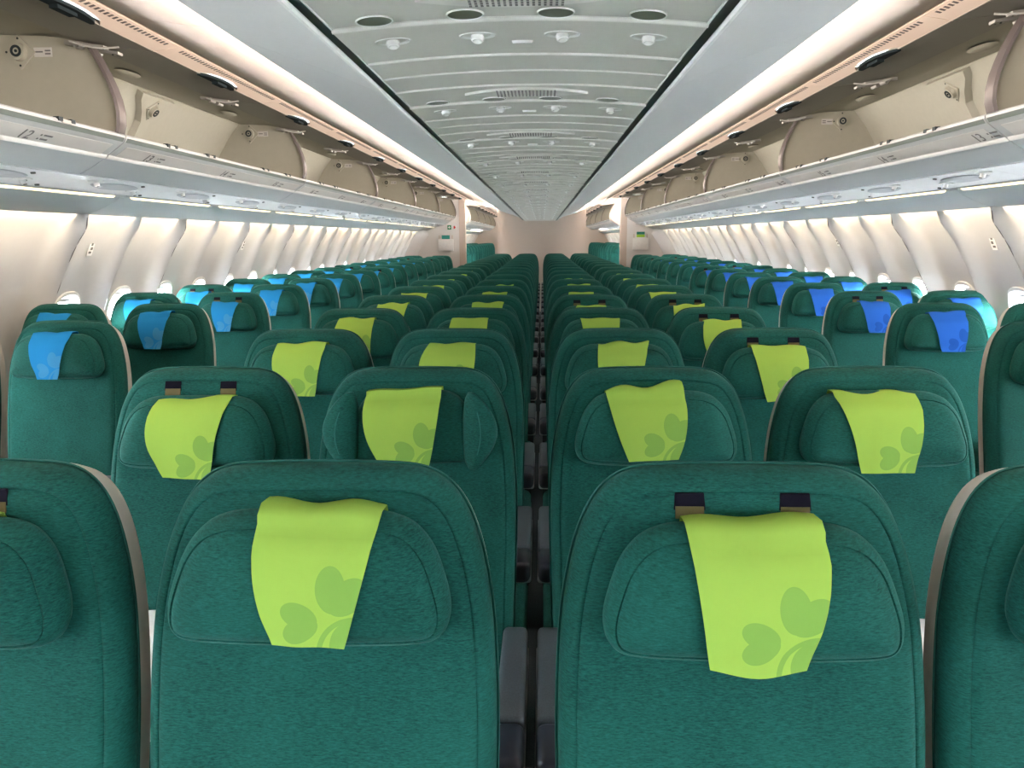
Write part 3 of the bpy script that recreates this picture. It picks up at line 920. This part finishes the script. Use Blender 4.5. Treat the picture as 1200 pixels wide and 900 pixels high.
# ------------------------------------------------------------------ bulkhead, partitions, lamps by the doors
PY = 14.72
m = MB()
bl = [(-0.845, 0.0), (-0.845, 2.045), (-0.62, 1.965), (-0.40, 1.895), (-0.30, CZ - 0.012), (0.34, CZ - 0.012), (0.46, 1.895), (0.70, 1.965), (0.93, 2.045), (0.93, 0.0)]
m.prism(bl, 15.80, 15.86, fx=lambda x: x)
b = struct(part('partition', m, BULK), 'beige bulkhead closing the centre seat block')
m = MB()
for x in (-0.79, 0.875):
    m.box(x - 0.035, x + 0.035, 15.785, 15.80, 1.60, 1.70)
part('hook_plate', m, POST, b)
m = MB(); m.box(0.040, 0.046, 15.797, 15.80, 0.1, CZ - 0.03); part('joint', m, POST, b)
for s, nm in SIDES:
    x0_ = (1.405 if s < 0 else 1.53) / RS
    e = struct(empty('partition'), 'pale partition across the %s seats' % nm)
    m = MB()
    # face board, its top edge follows the bin end
    face = [(x0_, 0.0), (x0_, 2.19), (1.60, 2.20), (1.70, 2.222), (2.30, 2.25)] + [(2.42, 1.7), (2.50, 1.3), (2.56, 0.9), (2.53, 0.0)]
    m.prism(face, PY, PY + 0.05, s); part('face_board', m, PARTW, e)
    m = MB(); m.prism([(x0_ - 0.02, 0.0), (x0_ - 0.02, 2.18), (x0_ + 0.10, 2.19), (x0_ + 0.10, 0.0)], PY - 0.012, PY + 0.16, s); part('end_post', m, POST, e)
    for z0, z1 in ((1.20, 1.32), (1.95, 1.97), (1.72, 1.735), (1.55, 1.565)):
        m = MB(); m.prism([(x0_ - 0.024, z0), (x0_ - 0.024, z1), (x0_ + 0.03, z1), (x0_ + 0.03, z0)], PY - 0.016, PY + 0.04, s); part('fitting', m, BULK, e)
    # swelling moulding where the wall panels meet the partition
    m = MB(); rr = []
    for z in [1.70, 1.64, 1.58, 1.50, 1.41, 1.33, 1.24, 1.15, 1.05, 0.95, 0.8]:
        x, nn = prof_at(z)
        rr.append([(SX(s, x + nn.x * d), y, z + nn.y * d) for d, y in ((0.0, 14.0), (0.035, 14.02), (0.06, 14.2), (0.09, 14.40), (0.14, PY - 0.001), (0.0, PY - 0.001))])
    m.rings(rr); part('corner_moulding', m, PARTW, e)
    # literature pocket with a card standing in it
    px = 1.80 if s < 0 else 1.93
    o = empty('literature_pocket', (SX(s, px), PY, 0))
    m = MB(); m.rbox(-0.14, 0.14, -0.05, -0.038, 1.255, 1.475, 0.004, 2); m.box(-0.14, -0.128, -0.040, -0.001, 1.255, 1.47); m.box(0.128, 0.14, -0.040, -0.001, 1.255, 1.47); m.box(-0.13, 0.13, -0.040, -0.001, 1.255, 1.268); part('pocket', m, WHITE, o)
    m = MB(); m.box(-0.13, -0.115, -0.02, -0.002, 1.47, 1.545); m.box(0.115, 0.13, -0.02, -0.002, 1.47, 1.545); part('bracket', m, POST, o)
    tag(o, 'white literature pocket on the %s partition' % nm, 'pocket')
    c = empty('leaflet', (SX(s, px), PY - 0.03, 0.0))
    if s < 0:
        m = MB(); m.box(-0.075, 0.075, 0, 0.006, 1.27, 1.545); part('cover', m, CARDT, c)
        tag(c, 'teal leaflet standing in the pocket on the left partition', 'leaflet')
    else:
        m = MB(); m.box(-0.095, 0.095, 0.001, 0.006, 1.27, 1.60); part('cover', m, WHITE, c)
        m = MB(); m.box(-0.075, 0.075, -0.002, 0.001, 1.535, 1.585); part('upper_band', m, CARDT, c)
        m = MB(); m.box(-0.075, 0.075, -0.002, 0.001, 1.485, 1.533); part('lower_band', m, CARDL, c)
        tag(c, 'teal and lime leaflet standing in the pocket on the right partition', 'leaflet')
    if s < 0:
        o = empty('exit_sign', (-1.685, PY, 1.69))
        m = MB(); m.box(-0.035, 0.035, -0.02, -0.0005, -0.04, 0.04); part('green_plate', m, GREEN, o)
        m = MB(); m.box(-0.022, 0.022, -0.022, -0.02, -0.008, 0.008); m.box(-0.008, 0.008, -0.0221, -0.02, -0.024, 0.024); part('white_cross', m, WHITE, o)
        tag(o, 'small green sign with white cross on the left partition', 'sign')
        o = empty('warning_sign', (-1.585, PY, 1.69))
        m = MB(); m.box(-0.03, 0.03, -0.012, -0.0005, -0.035, 0.035); part('plate', m, PARTW, o)
        m = MB(); m.box(-0.02, 0.005, -0.014, -0.012, -0.025, 0.025); m.box(0.005, 0.016, -0.014, -0.012, -0.012, 0.012); part('red_mark', m, RED, o)
        tag(o, 'small red marked sign beside the green cross sign', 'sign')
    # bright lamp on the aisle ceiling by the doors
    o = empty('aisle_ceiling_lamp', (SX(s, 1.06), 16.35, 2.155))
    m = MB(); m.box(-0.11, 0.11, -0.45, 0.45, -0.012, -0.002); part('diffuser', m, DOORLAMP, o)
    m = MB(); m.box(-0.12, 0.12, -0.46, 0.46, -0.002, 0.012); part('lamp_frame', m, WHITE, o)
    tag(o, 'bright white ceiling lamp over the %s aisle by the doors' % nm, 'lamp')
    a = area('aisle_lamp_light', (SX(s, 1.06), 16.35, 2.13), (0, 0, -1), 0.2, 0.8, 0.5, (1, 0.98, 0.95))


# ------------------------------------------------------------------ seats
REC = 0.20
ZT = 1.183


def catmull(pts, n):
    out = []
    P = [pts[0]] + pts + [pts[-1]]
    for i in range(1, len(P) - 2):
        for k in range(n):
            t = k / n
            out.append(tuple(0.5 * ((2 * P[i][j]) + (-P[i - 1][j] + P[i + 1][j]) * t + (2 * P[i - 1][j] - 5 * P[i][j] + 4 * P[i + 1][j] - P[i + 2][j]) * t * t + (-P[i - 1][j] + 3 * P[i][j] - 3 * P[i + 1][j] + P[i + 2][j]) * t ** 3) for j in (0, 1)))
    out.append(pts[-1])
    return out


def mirror(half):
    """half outline from (0, top) down the right to (0, bottom) -> closed loop"""
    return half + [(-x, z) for x, z in half[-2:0:-1]]


def inset(loop, d):
    n_ = len(loop); out = []
    for i in range(n_):
        a = Vector(loop[i - 1]); b = Vector(loop[(i + 1) % n_]); t = (b - a).normalized()
        nn = Vector((t.y, -t.x))                      # inward for a clockwise loop seen from -y
        out.append((loop[i][0] + nn.x * d, loop[i][1] + nn.y * d))
    return out


def lean(x, y, z):
    return (x, y - (ZT - z) * REC, z)


BACK_HALF = catmull([(0, 1.183), (0.07, 1.182), (0.125, 1.178), (0.160, 1.163), (0.186, 1.132), (0.205, 1.085), (0.219, 1.02), (0.226, 0.95), (0.229, 0.84), (0.226, 0.70), (0.222, 0.56), (0.212, 0.46), (0.17, 0.44), (0.0, 0.44)], 4)
BACK_HALF = [(x * 1.03, z) for x, z in BACK_HALF]
BLOOP = mirror(BACK_HALF)
HEAD_HALF = catmull([(0, 1.158), (0.08, 1.157), (0.112, 1.152), (0.138, 1.139), (0.160, 1.112), (0.174, 1.075), (0.181, 1.045), (0.179, 1.020), (0.166, 1.003), (0.140, 0.996), (0.08, 0.993), (0.0, 0.992)], 4)
HLOOP = mirror(HEAD_HALF)


def cushion(loop, levels, fill=(0.8, 0.6, 0.4, 0.2), wob=0.0, flip=False):
    """rings at (inset, y) levels then filled to the middle"""
    m = MB(); R = []
    for d, y in levels:
        R.append([lean(x, y, z) for x, z in inset(loop, d)])
    base = inset(loop, levels[-1][0]); cz = sum(p[1] for p in base) / len(base)
    for q in fill:
        R.append([lean(x * q, levels[-1][1] - wob * (1 - q * q), cz + (z - cz) * q) for x, z in base])
    m.rings(R, True, False)
    n_ = len(R[-1]); o_ = len(m.v) - n_
    c_ = [sum(p[j] for p in R[-1]) / n_ for j in (0, 1, 2)]
    m.v.append(tuple(c_))
    for i in range(n_): m.f.append((o_ + i, o_ + (i + 1) % n_, o_ + n_))
    return m


def head_h(x, z):
    """how far the headrest stands out at (x, z)"""
    d = 1e9
    for i in range(len(HLOOP)):
        a = Vector(HLOOP[i]); b = Vector(HLOOP[(i + 1) % len(HLOOP)]); p = Vector((x, z)); ab = b - a
        t = max(0, min(1, (p - a).dot(ab) / max(ab.length_squared, 1e-9)))
        d = min(d, (p - a - ab * t).length)
    inside = (abs(x) < 0.181 and 0.992 < z < 1.158)
    if not inside: d = 0
    L = [(0, 0.030), (0.006, 0.046), (0.014, 0.060), (0.03, 0.075), (0.06, 0.083), (0.09, 0.085), (0.3, 0.085)]
    for (a, ha), (b, hb) in zip(L, L[1:]):
        if d <= b: return ha + (hb - ha) * (d - a) / (b - a)
    return 0.085


# lengths are metres; y = 0 is the front of the backrest at its top, -y faces the camera
m = cushion(BLOOP, [(0.004, 0.058), (0.0, 0.050), (0.0, 0.034), (0.0035, 0.022), (0.010, 0.011), (0.018, 0.005), (0.0215, 0.0038), (0.0235, 0.0055), (0.0255, 0.0030), (0.034, -0.0005)], fill=(0.93, 0.82, 0.62, 0.42, 0.2), wob=0.001)
M_BACK = m.mesh('backrest', TEAL, 75)
SH = [(x * 1.004, (z - 0.44) * 0.989 + 0.44) for x, z in BLOOP]
m = cushion(SH, [(0.012, 0.060), (0.002, 0.054), (0.0, 0.060), (0.0, 0.080), (0.006, 0.094), (0.02, 0.102)], fill=(0.6, 0.05))
M_SHELL = m.mesh('back_shell', SHELL, 60)
m = MB(); R = []
for d, y in ((-0.001, 0.048), (-0.003, 0.0465), (-0.004, 0.049), (-0.002, 0.0515), (0.001, 0.051)):
    R.append([lean(x, y, z) for x, z in inset(BLOOP, d)])
m.rings(R, False, False)
M_WELT = m.mesh('piping', SEAM, 80)
m = cushion(HLOOP, [(0.016, 0.001), (0.006, -0.006), (0.0, -0.020), (0.0, -0.030), (0.0025, -0.041), (0.007, -0.0505), (0.0125, -0.0575), (0.0145, -0.0560), (0.0165, -0.0610)], fill=())
m.v.pop(); del m.f[-len(HLOOP):]
base = inset(HLOOP, 0.0165)
R_ = []
o_ = len(m.v) - len(HLOOP)
for q in (0.955, 0.90, 0.80, 0.65, 0.45, 0.25, 0.04):
    R_.append([lean(x * q, -head_h(x * q, 1.075 + (z - 1.075) * q) + 0.001, 1.075 + (z - 1.075) * q) for x, z in base])
n_ = len(HLOOP)
for r_ in R_: m.v += r_
for k_ in range(len(R_)):
    for i in range(n_):
        j = (i + 1) % n_
        m.f.append((o_ + k_ * n_ + i, o_ + k_ * n_ + j, o_ + (k_ + 1) * n_ + j, o_ + (k_ + 1) * n_ + i))
m.f.append(tuple(o_ + len(R_) * n_ + i for i in range(n_)))
M_HEAD = m.mesh('headrest', TEAL, 75)
# the folded-wing headrest: a narrower pad and two wings bent forward
NARROW = [(x * 0.80, z) for x, z in HLOOP]
m = cushion(NARROW, [(0.012, 0.001), (0.0, -0.012), (0.002, -0.026), (0.008, -0.038), (0.016, -0.045)], fill=(0.93, 0.82, 0.62, 0.42, 0.2), wob=0.011)
M_HEADN = m.mesh('headrest', TEAL, 75)


def wing(sgn):
    m = MB(); rr = []
    for i in range(15):
        t = i / 14; z = 0.990 + 0.168 * t
        w = 0.040 * math.sin(PI * min(1, max(0.02, t * 0.96 + 0.02))) ** 0.6
        xc = sgn * (0.138 + 0.020 * math.sin(PI * t))
        y0 = -0.052
        ring = []
        for j in range(14):
            a = 2 * PI * j / 14
            q = (abs(math.cos(a)) ** 1.6) * (1 if math.cos(a) > 0 else -1)
            ring.append(lean(xc + q * w, y0 + math.sin(a) * w * 0.9 - 0.008 * sgn * q, z))
        rr.append(ring)
    m.rings(rr)
    return m.mesh('folded_wing', TEAL, 60)


M_WING = [wing(-1), wing(1)]


def wing_seam(sgn):
    m = MB(); rr = []
    for i in range(15):
        t = i / 14; z = 0.996 + 0.156 * t
        w = 0.040 * math.sin(PI * min(1, max(0.02, t * 0.96 + 0.02))) ** 0.6
        xc = sgn * (0.138 + 0.020 * math.sin(PI * t)) + sgn * 0.004
        c = lean(xc, -0.052 - w * 0.9, z)
        rr.append([(c[0] + 0.0014 * math.cos(a), c[1] + 0.0014 * math.sin(a), c[2]) for a in [2 * PI * k_ / 6 for k_ in range(6)]])
    m.rings(rr)
    return m.mesh('wing_seam', SEAM)


M_WSEAM = [wing_seam(-1), wing_seam(1)]
# seat pan, armrests, frame
m = MB(); m.rbox(-0.225, 0.225, -0.66, -0.12, 0.33, 0.455, 0.045, 4); M_PAN = m.mesh('seat_cushion', TEAL, 60)
m = MB(); m.rbox(-0.236, 0.252, -0.66, -0.12, 0.33, 0.455, 0.03, 4); M_PANL = m.mesh('seat_cushion', TEAL, 60)
m = MB(); m.rbox(-0.252, 0.236, -0.66, -0.12, 0.33, 0.455, 0.03, 4); M_PANR = m.mesh('seat_cushion', TEAL, 60)


def arm(xc):
    a = MB(); a.rbox(xc - 0.0275, xc + 0.0275, -0.508, -0.165, 0.588, 0.636, 0.012, 3)
    b = MB(); b.rbox(xc - 0.0280, xc + 0.0280, -0.625, -0.506, 0.577, 0.6355, 0.018, 4)
    c = MB(); c.rbox(xc - 0.0295, xc + 0.0295, -0.615, -0.18, 0.574, 0.600, 0.008, 2)
    d = MB()
    d.box(xc - 0.015, xc + 0.015, -0.26, -0.19, 0.40, 0.585); d.box(xc - 0.012, xc + 0.012, -0.60, -0.19, 0.36, 0.42)
    return a.mesh('armrest', CHAR, 50), b.mesh('arm_tip', NAVY, 50), c.mesh('arm_rail', CHROME, 50), d.mesh('arm_bracket', BLACK, 30)


A_L, A_R = arm(-0.2325), arm(0.2325)
A_LI, A_RI = arm(-0.2385), arm(0.2385)
m = MB()
for x in (-0.17, 0.17):
    m.box(x - 0.02, x + 0.02, -0.60, -0.56, 0.0, 0.34); m.box(x - 0.02, x + 0.02, -0.22, -0.18, 0.0, 0.34); m.box(x - 0.02, x + 0.02, -0.60, -0.18, 0.0, 0.03)
m.box(-0.225, 0.225, -0.60, -0.54, 0.29, 0.335); m.box(-0.225, 0.225, -0.24, -0.18, 0.29, 0.335)
M_FRAME = m.mesh('seat_frame', BLACK, 30)


def slot_mesh(x, dz=0.0):
    a, b = MB(), MB()
    for x in (x,):
        P = [lean(x - 0.020, -0.0016, 1.1385 + dz), lean(x + 0.020, -0.0016, 1.1385 + dz), lean(x + 0.018, -0.0016, 1.1595 + dz), lean(x - 0.018, -0.0016, 1.1595 + dz)]
        a.add(P + [(p[0], p[1] + 0.004, p[2]) for p in P], [(0, 1, 2, 3), (4, 5, 6, 7), (0, 1, 5, 4), (1, 2, 6, 5), (2, 3, 7, 6), (3, 0, 4, 7)])
        P = [lean(x - 0.018, -0.0034, 1.128 + dz), lean(x + 0.018, -0.0034, 1.128 + dz), lean(x + 0.018, -0.0024, 1.143 + dz), lean(x - 0.018, -0.0024, 1.143 + dz)]
        b.add(P + [(p[0], p[1] + 0.0035, p[2]) for p in P], [(0, 1, 2, 3), (4, 5, 6, 7), (0, 1, 5, 4), (1, 2, 6, 5), (2, 3, 7, 6), (3, 0, 4, 7)])
    return a.mesh('headrest_slot', SLOT), b.mesh('slot_webbing', KHAKI)


M_SLOTS = [slot_mesh(-0.070), slot_mesh(0.062)]


def cover_mesh(name, mat_, tl, ml, bl_, tr, mr, br, wave=0.004, ph=0.0, sag=0.0, narrow=False):
    """head cloth: a sheet hung over the headrest; corners in the seat's own x, z"""
    nu, nv = 14, 16
    bl_ = (bl_[0], bl_[1] + 0.014); br = (br[0], br[1] + 0.014)
    hh = (lambda x, z: head_h(x, min(max(z, 1.022), 1.148)) - (0.014 if narrow else 0.0))
    def side(a, b, c, t):
        tm = (a[1] - b[1]) / max(a[1] - c[1], 1e-6)
        q = lambda i: a[i] * (t - tm) * (t - 1) / tm + b[i] * t * (t - 1) / (tm * (tm - 1)) + c[i] * t * (t - tm) / (1 - tm)
        return (q(0), a[1] + (c[1] - a[1]) * t)
        if t < tm: f = t / tm; return (a[0] + (b[0] - a[0]) * f, a[1] + (b[1] - a[1]) * f)
        f = (t - tm) / (1 - tm); return (b[0] + (c[0] - b[0]) * f, b[1] + (c[1] - b[1]) * f)
    rows = []; uvs = []
    # fold over the top, out of sight behind the headrest
    for dy, dz in ((0.030, -0.012), (0.020, -0.002)):
        r = []; ur = []
        for i in range(nu + 1):
            u = i / nu
            x = tl[0] + (tr[0] - tl[0]) * u; z = tl[1] + (tr[1] - tl[1]) * u + wave * math.sin(u * PI * 3 + ph)
            r.append(lean(x, -0.030 + dy * 0.7, z + dz)); ur.append((x - br[0], z - br[1]))
        rows.append(r); uvs.append(ur)
    for k in range(nv + 1):
        t = k / nv
        a = side(tl, ml, bl_, t); b = side(tr, mr, br, t)
        r = []; ur = []
        for i in range(nu + 1):
            u = i / nu
            x = a[0] + (b[0] - a[0]) * u; z = a[1] + (b[1] - a[1]) * u
            z += wave * math.sin(u * PI * 3 + ph) * max(0, 1 - t * 5)
            z -= sag * math.sin(PI * u) * max(0, (t - 0.8) / 0.2)
            y = -hh(x, z) - 0.0065 - 0.002 * math.sin(u * 9 + ph * 2 + t * 3) * (0.3 + t * 0.3)
            if k == 0: y = -0.046 + 0.0
            r.append(lean(x, y, z)); ur.append((x - br[0], z - br[1]))
        rows.append(r); uvs.append(ur)
    m = MB(); m.grid(rows)
    me = bpy.data.meshes.new(name)
    nl = len(m.v)
    fl_uv = [p for r in uvs for p in r]
    # second skin 1.2 mm behind the first, closed round the rim
    nr, nc = len(rows), nu + 1
    back = [(x, y + 0.0012, z) for x, y, z in m.v]
    faces = [f[::-1] for f in m.f] + [tuple(i + nl for i in f) for f in m.f]
    rim = [i for i in range(nc)] + [r * nc + nc - 1 for r in range(1, nr)] + [(nr - 1) * nc + i for i in range(nc - 2, -1, -1)] + [r * nc for r in range(nr - 2, 0, -1)]
    for a, b in zip(rim, rim[1:] + rim[:1]): faces.append((a, b, b + nl, a + nl))
    me.from_pydata(m.v + back, [], faces)
    bm = bmesh.new(); bm.from_mesh(me); bmesh.ops.recalc_face_normals(bm, faces=bm.faces[:]); bm.to_mesh(me); bm.free()
    lay = me.uv_layers.new(name='cloth')
    for lp in me.loops:
        lay.data[lp.index].uv = fl_uv[lp.vertex_index % nl]
    me.polygons.foreach_set('use_smooth', [True] * len(me.polygons))
    me.set_sharp_from_angle(angle=math.radians(60))
    me.materials.append(mat_)
    return me


def std_cover(name, mat_, ph):
    j = lambda a: random.uniform(-a, a)
    dx = j(0.012)
    return cover_mesh(name, mat_, (-0.076 + dx + j(.01), 1.163 + j(.004)), (-0.083 + dx + j(.01), 1.13), (-0.052 + dx + j(.012), 0.984 + j(.004)), (0.080 + dx + j(.01), 1.164 + j(.005)), (0.076 + dx + j(.008), 1.12), (0.058 + dx + j(.008), 0.984 + j(.005)), 0.003 + j(0.002), ph)


LIMES = [std_cover('headrest_cloth', LIME, i * 1.3) for i in range(6)]
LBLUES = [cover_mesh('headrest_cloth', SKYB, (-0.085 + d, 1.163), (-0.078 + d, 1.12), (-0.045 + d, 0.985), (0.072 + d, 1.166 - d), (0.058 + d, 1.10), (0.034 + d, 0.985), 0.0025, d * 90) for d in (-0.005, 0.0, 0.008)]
RBLUES = [cover_mesh('headrest_cloth', ROYAL, (-0.078 + d, 1.163), (-0.070 + d, 1.12), (-0.038 + d, 0.985), (0.082 + d, 1.166 - d), (0.078 + d, 1.12), (0.066 + d, 0.985), 0.0025, d * 90) for d in (-0.005, 0.0, 0.008)]
SPECIAL = {
    (2, 1): dict(tl=(-0.057, 1.170), ml=(-0.054, 1.107), bl_=(-0.031, 1.001), tr=(0.097, 1.166), mr=(0.085, 1.11), br=(0.058, 0.998), wave=0.0035, ph=0.9),
    (3, 1): dict(tl=(-0.084, 1.163), ml=(-0.074, 1.09), bl_=(-0.061, 0.991), tr=(0.080, 1.168), mr=(0.077, 1.11), br=(0.050, 0.992), wave=0.0025, ph=0.2, sag=0.009),
    (2, 2): dict(tl=(-0.101, 1.159), ml=(-0.104, 1.136), bl_=(-0.062, 0.981), tr=(0.070, 1.168), mr=(0.066, 1.12), br=(0.044, 0.983), wave=0.0015, ph=0.0, narrow=True),
    (3, 2): dict(tl=(-0.113, 1.161), ml=(-0.107, 1.135), bl_=(-0.065, 1.001), tr=(0.056, 1.178), mr=(0.061, 1.143), br=(0.043, 1.006), wave=0.006, ph=-0.6),
    (1, 2): dict(tl=(-0.082, 1.152), ml=(-0.090, 1.12), bl_=(-0.055, 0.974), tr=(0.089, 1.160), mr=(0.074, 1.103), br=(0.051, 0.969), wave=0.002, ph=0.4),
    (4, 2): dict(tl=(-0.116, 1.157), ml=(-0.093, 1.09), bl_=(-0.067, 0.978), tr=(0.063, 1.158), mr=(0.062, 1.10), br=(0.045, 0.980), wave=0.0035, ph=1.0),
    (1, 1): dict(tl=(-0.060, 1.160), ml=(-0.060, 1.12), bl_=(-0.045, 0.990), tr=(0.087, 1.163), mr=(0.078, 1.12), br=(0.040, 0.985), wave=0.002, ph=0.4),
    (1, 3): dict(tl=(-0.075, 1.160), ml=(-0.080, 1.13), bl_=(-0.040, 0.985), tr=(0.088, 1.168), mr=(0.080, 1.12), br=(0.060, 0.985), wave=0.003, ph=1.6),
    (4, 3): dict(tl=(-0.088, 1.165), ml=(-0.078, 1.11), bl_=(-0.045, 0.980), tr=(0.085, 1.164), mr=(0.084, 1.12), br=(0.060, 0.992), wave=0.002, ph=0.5),
}


def seat(x, y, z, label, cat_group, cloth=None, arms='LR', slots=False, folded=False, inner=None):
    dz = 0.026 if slots else 0.014
    o = empty('airline_seat', (x, y, z))
    put('backrest', M_BACK, o); put('piping', M_WELT, o); put('back_shell', M_SHELL, o)
    if folded:
        h = put('headrest', M_HEADN, o)
        for w_, q in zip(M_WING, M_WSEAM): put('folded_wing', w_, h); put('wing_seam', q, h)
    else:
        h = put('headrest', M_HEAD, o)
    hl = (0, -dz * REC, -dz)
    h.location = hl
    if cloth: put('headrest_cloth', cloth, o, hl)
    if slots:
        for a, b in M_SLOTS: put('slot_webbing', b, put('headrest_slot', a, o))
    put('seat_cushion', {None: M_PAN, 'R': M_PANL, 'L': M_PANR}[inner], o); put('seat_frame', M_FRAME, o)
    for c, A in (('L', A_LI if inner == 'L' else A_L), ('R', A_RI if inner == 'R' else A_R)):
        if c in arms:
            a = put('armrest', A[0], o)
            put('arm_tip', A[1], a); put('arm_rail', A[2], a); put('arm_bracket', A[3], a)
    return tag(o, label, 'seat', cat_group)


CCOL = {1: -0.746, 2: -0.247, 3: 0.306, 4: 0.810}
CNAME = {1: 'outer left centre column', 2: 'inner left centre column', 3: 'inner right centre column', 4: 'outer right centre column'}
CY = 0.968
CUT = {1: 13, 2: 12, 3: 11, 4: 14}          # last row with a cloth in each centre column
SLOTTED = {(3, 1), (1, 1), (1, 2), (4, 3), (4, 5), (4, 4), (3, 5)}
ARMS = {1: 'L', 2: 'LR', 3: 'LR', 4: 'R'}
for r in range(1, 20):
    for c in (1, 2, 3, 4):
        cl = None
        if r <= CUT[c]:
            if (c, r) in SPECIAL: cl = cover_mesh('headrest_cloth', LIME, **SPECIAL[(c, r)])
            else: cl = LIMES[(r * 5 + c * 2) % 6]
        extra = 'lime headrest cloth' if cl else 'bare headrest'
        if (c, r) == (2, 2): extra = 'lime cloth between folded headrest wings'
        lab = 'teal seat with %s, %s row, %s' % (extra, ORD[r], CNAME[c])
        o = seat(CCOL[c], CY + PITCH * (r - 1), 0, lab, 'seats of the centre block', cl, ARMS[c], (c, r) in SLOTTED, (c, r) == (2, 2), {2: 'R', 3: 'L'}.get(c))
        if (c, r) == (3, 1): o.scale = (1.02, 1, 1); o.location.x += 0.006

SCOL = {(-1, 'aisle'): -1.765, (-1, 'window'): -2.265, (1, 'aisle'): 1.832, (1, 'window'): 2.322}
SYS = {-1: 2.85, 1: 2.73}
SY = 2.80
for s, nm in SIDES:
    for r in range(-2, 15):
        for c in ('aisle', 'window'):
            y = SYS[s] + PITCH * r
            if r < 0 and not (s > 0 and False): 
                if r < -1: continue
            cl = None
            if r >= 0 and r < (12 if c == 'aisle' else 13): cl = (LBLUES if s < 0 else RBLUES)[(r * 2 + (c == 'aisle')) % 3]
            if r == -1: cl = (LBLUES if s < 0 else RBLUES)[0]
            extra = ('light blue' if s < 0 else 'royal blue') + ' headrest cloth' if cl else 'bare headrest'
            o = seat(SCOL[(s, c)], y, 0, 'teal seat with %s, %s row of the %s %s column' % (extra, ORD[r + 2], nm, c), 'seats along the side walls', cl,
                 'LR' if c == 'aisle' else '', (r + (c == 'aisle')) % 5 == 3)
            o.scale = (0.965, 1, 1)
    for r in range(12):
        for c in ('aisle', 'window'):
            if c == 'window' and r < 5: continue
            o = seat(SCOL[(s, c)], 17.9 + PITCH * r * 0.98, 0.14, 'teal seat of the rear cabin seen past the %s partition, %s row, %s column' % (nm, ORD[r + 1], c), 'seats of the rear cabin', None, 'LR' if c == 'aisle' else '')
            o.scale = (0.965, 1, 1)

# white wrapped pillows lying on some seat cushions
m = MB()
rr = []
for i in range(9):
    t = i / 8; w = 0.055 * max(0.06, math.sin(PI * t)) ** 0.5; yy = -0.40 + 0.28 * t
    rr.append([(math.copysign(abs(math.cos(a)) ** 0.5, math.cos(a)) * 0.195 * max(0.85, math.sin(PI * t) ** 0.15 if 0 < t < 1 else 0.85), yy - 0.0 + math.sin(a) * w * 0.35, 0.535 + 0.11 * t + math.sin(a) * w) for a in [2 * PI * j / 20 for j in range(20)]])
m.rings(rr)
M_PIL = m.mesh('pillow', PILW, 60)
for x, y, lab in ((CCOL[1], CY + PITCH, 'white wrapped pillow on the second row seat of the outer left centre column'),
                  (CCOL[4], CY + PITCH, 'white wrapped pillow on the second row seat of the outer right centre column'),
                  (SCOL[(-1, 'aisle')], SYS[-1], 'white wrapped pillow on the nearest visible left aisle seat'),
                  (SCOL[(1, 'aisle')], SYS[1], 'white wrapped pillow on the nearest visible right aisle seat')):
    o = put('pillow', M_PIL, None, (x, y, -0.02)); tag(o, lab, 'pillow', 'white pillows on the seats')

# seat belt with its buckle on the cushion of the third row
o = empty('seat_belt', (CCOL[2] + 0.19, CY + 2 * PITCH - 0.34, 0.456))
m = MB(); m.obox((0, 0, 0.004), (0.8, 0.6, 0), (-0.6, 0.8, 0), (0, 0, 1), 0.035, 0.022, 0.004); part('buckle', m, CHROME, o)
m = MB(); m.obox((-0.07, -0.03, 0.002), (0.9, 0.43, 0), (-0.43, 0.9, 0), (0, 0, 1), 0.06, 0.022, 0.0015); part('webbing', m, BLACK, o)
tag(o, 'silver buckle of a seat belt lying on a third row cushion', 'seat belt')
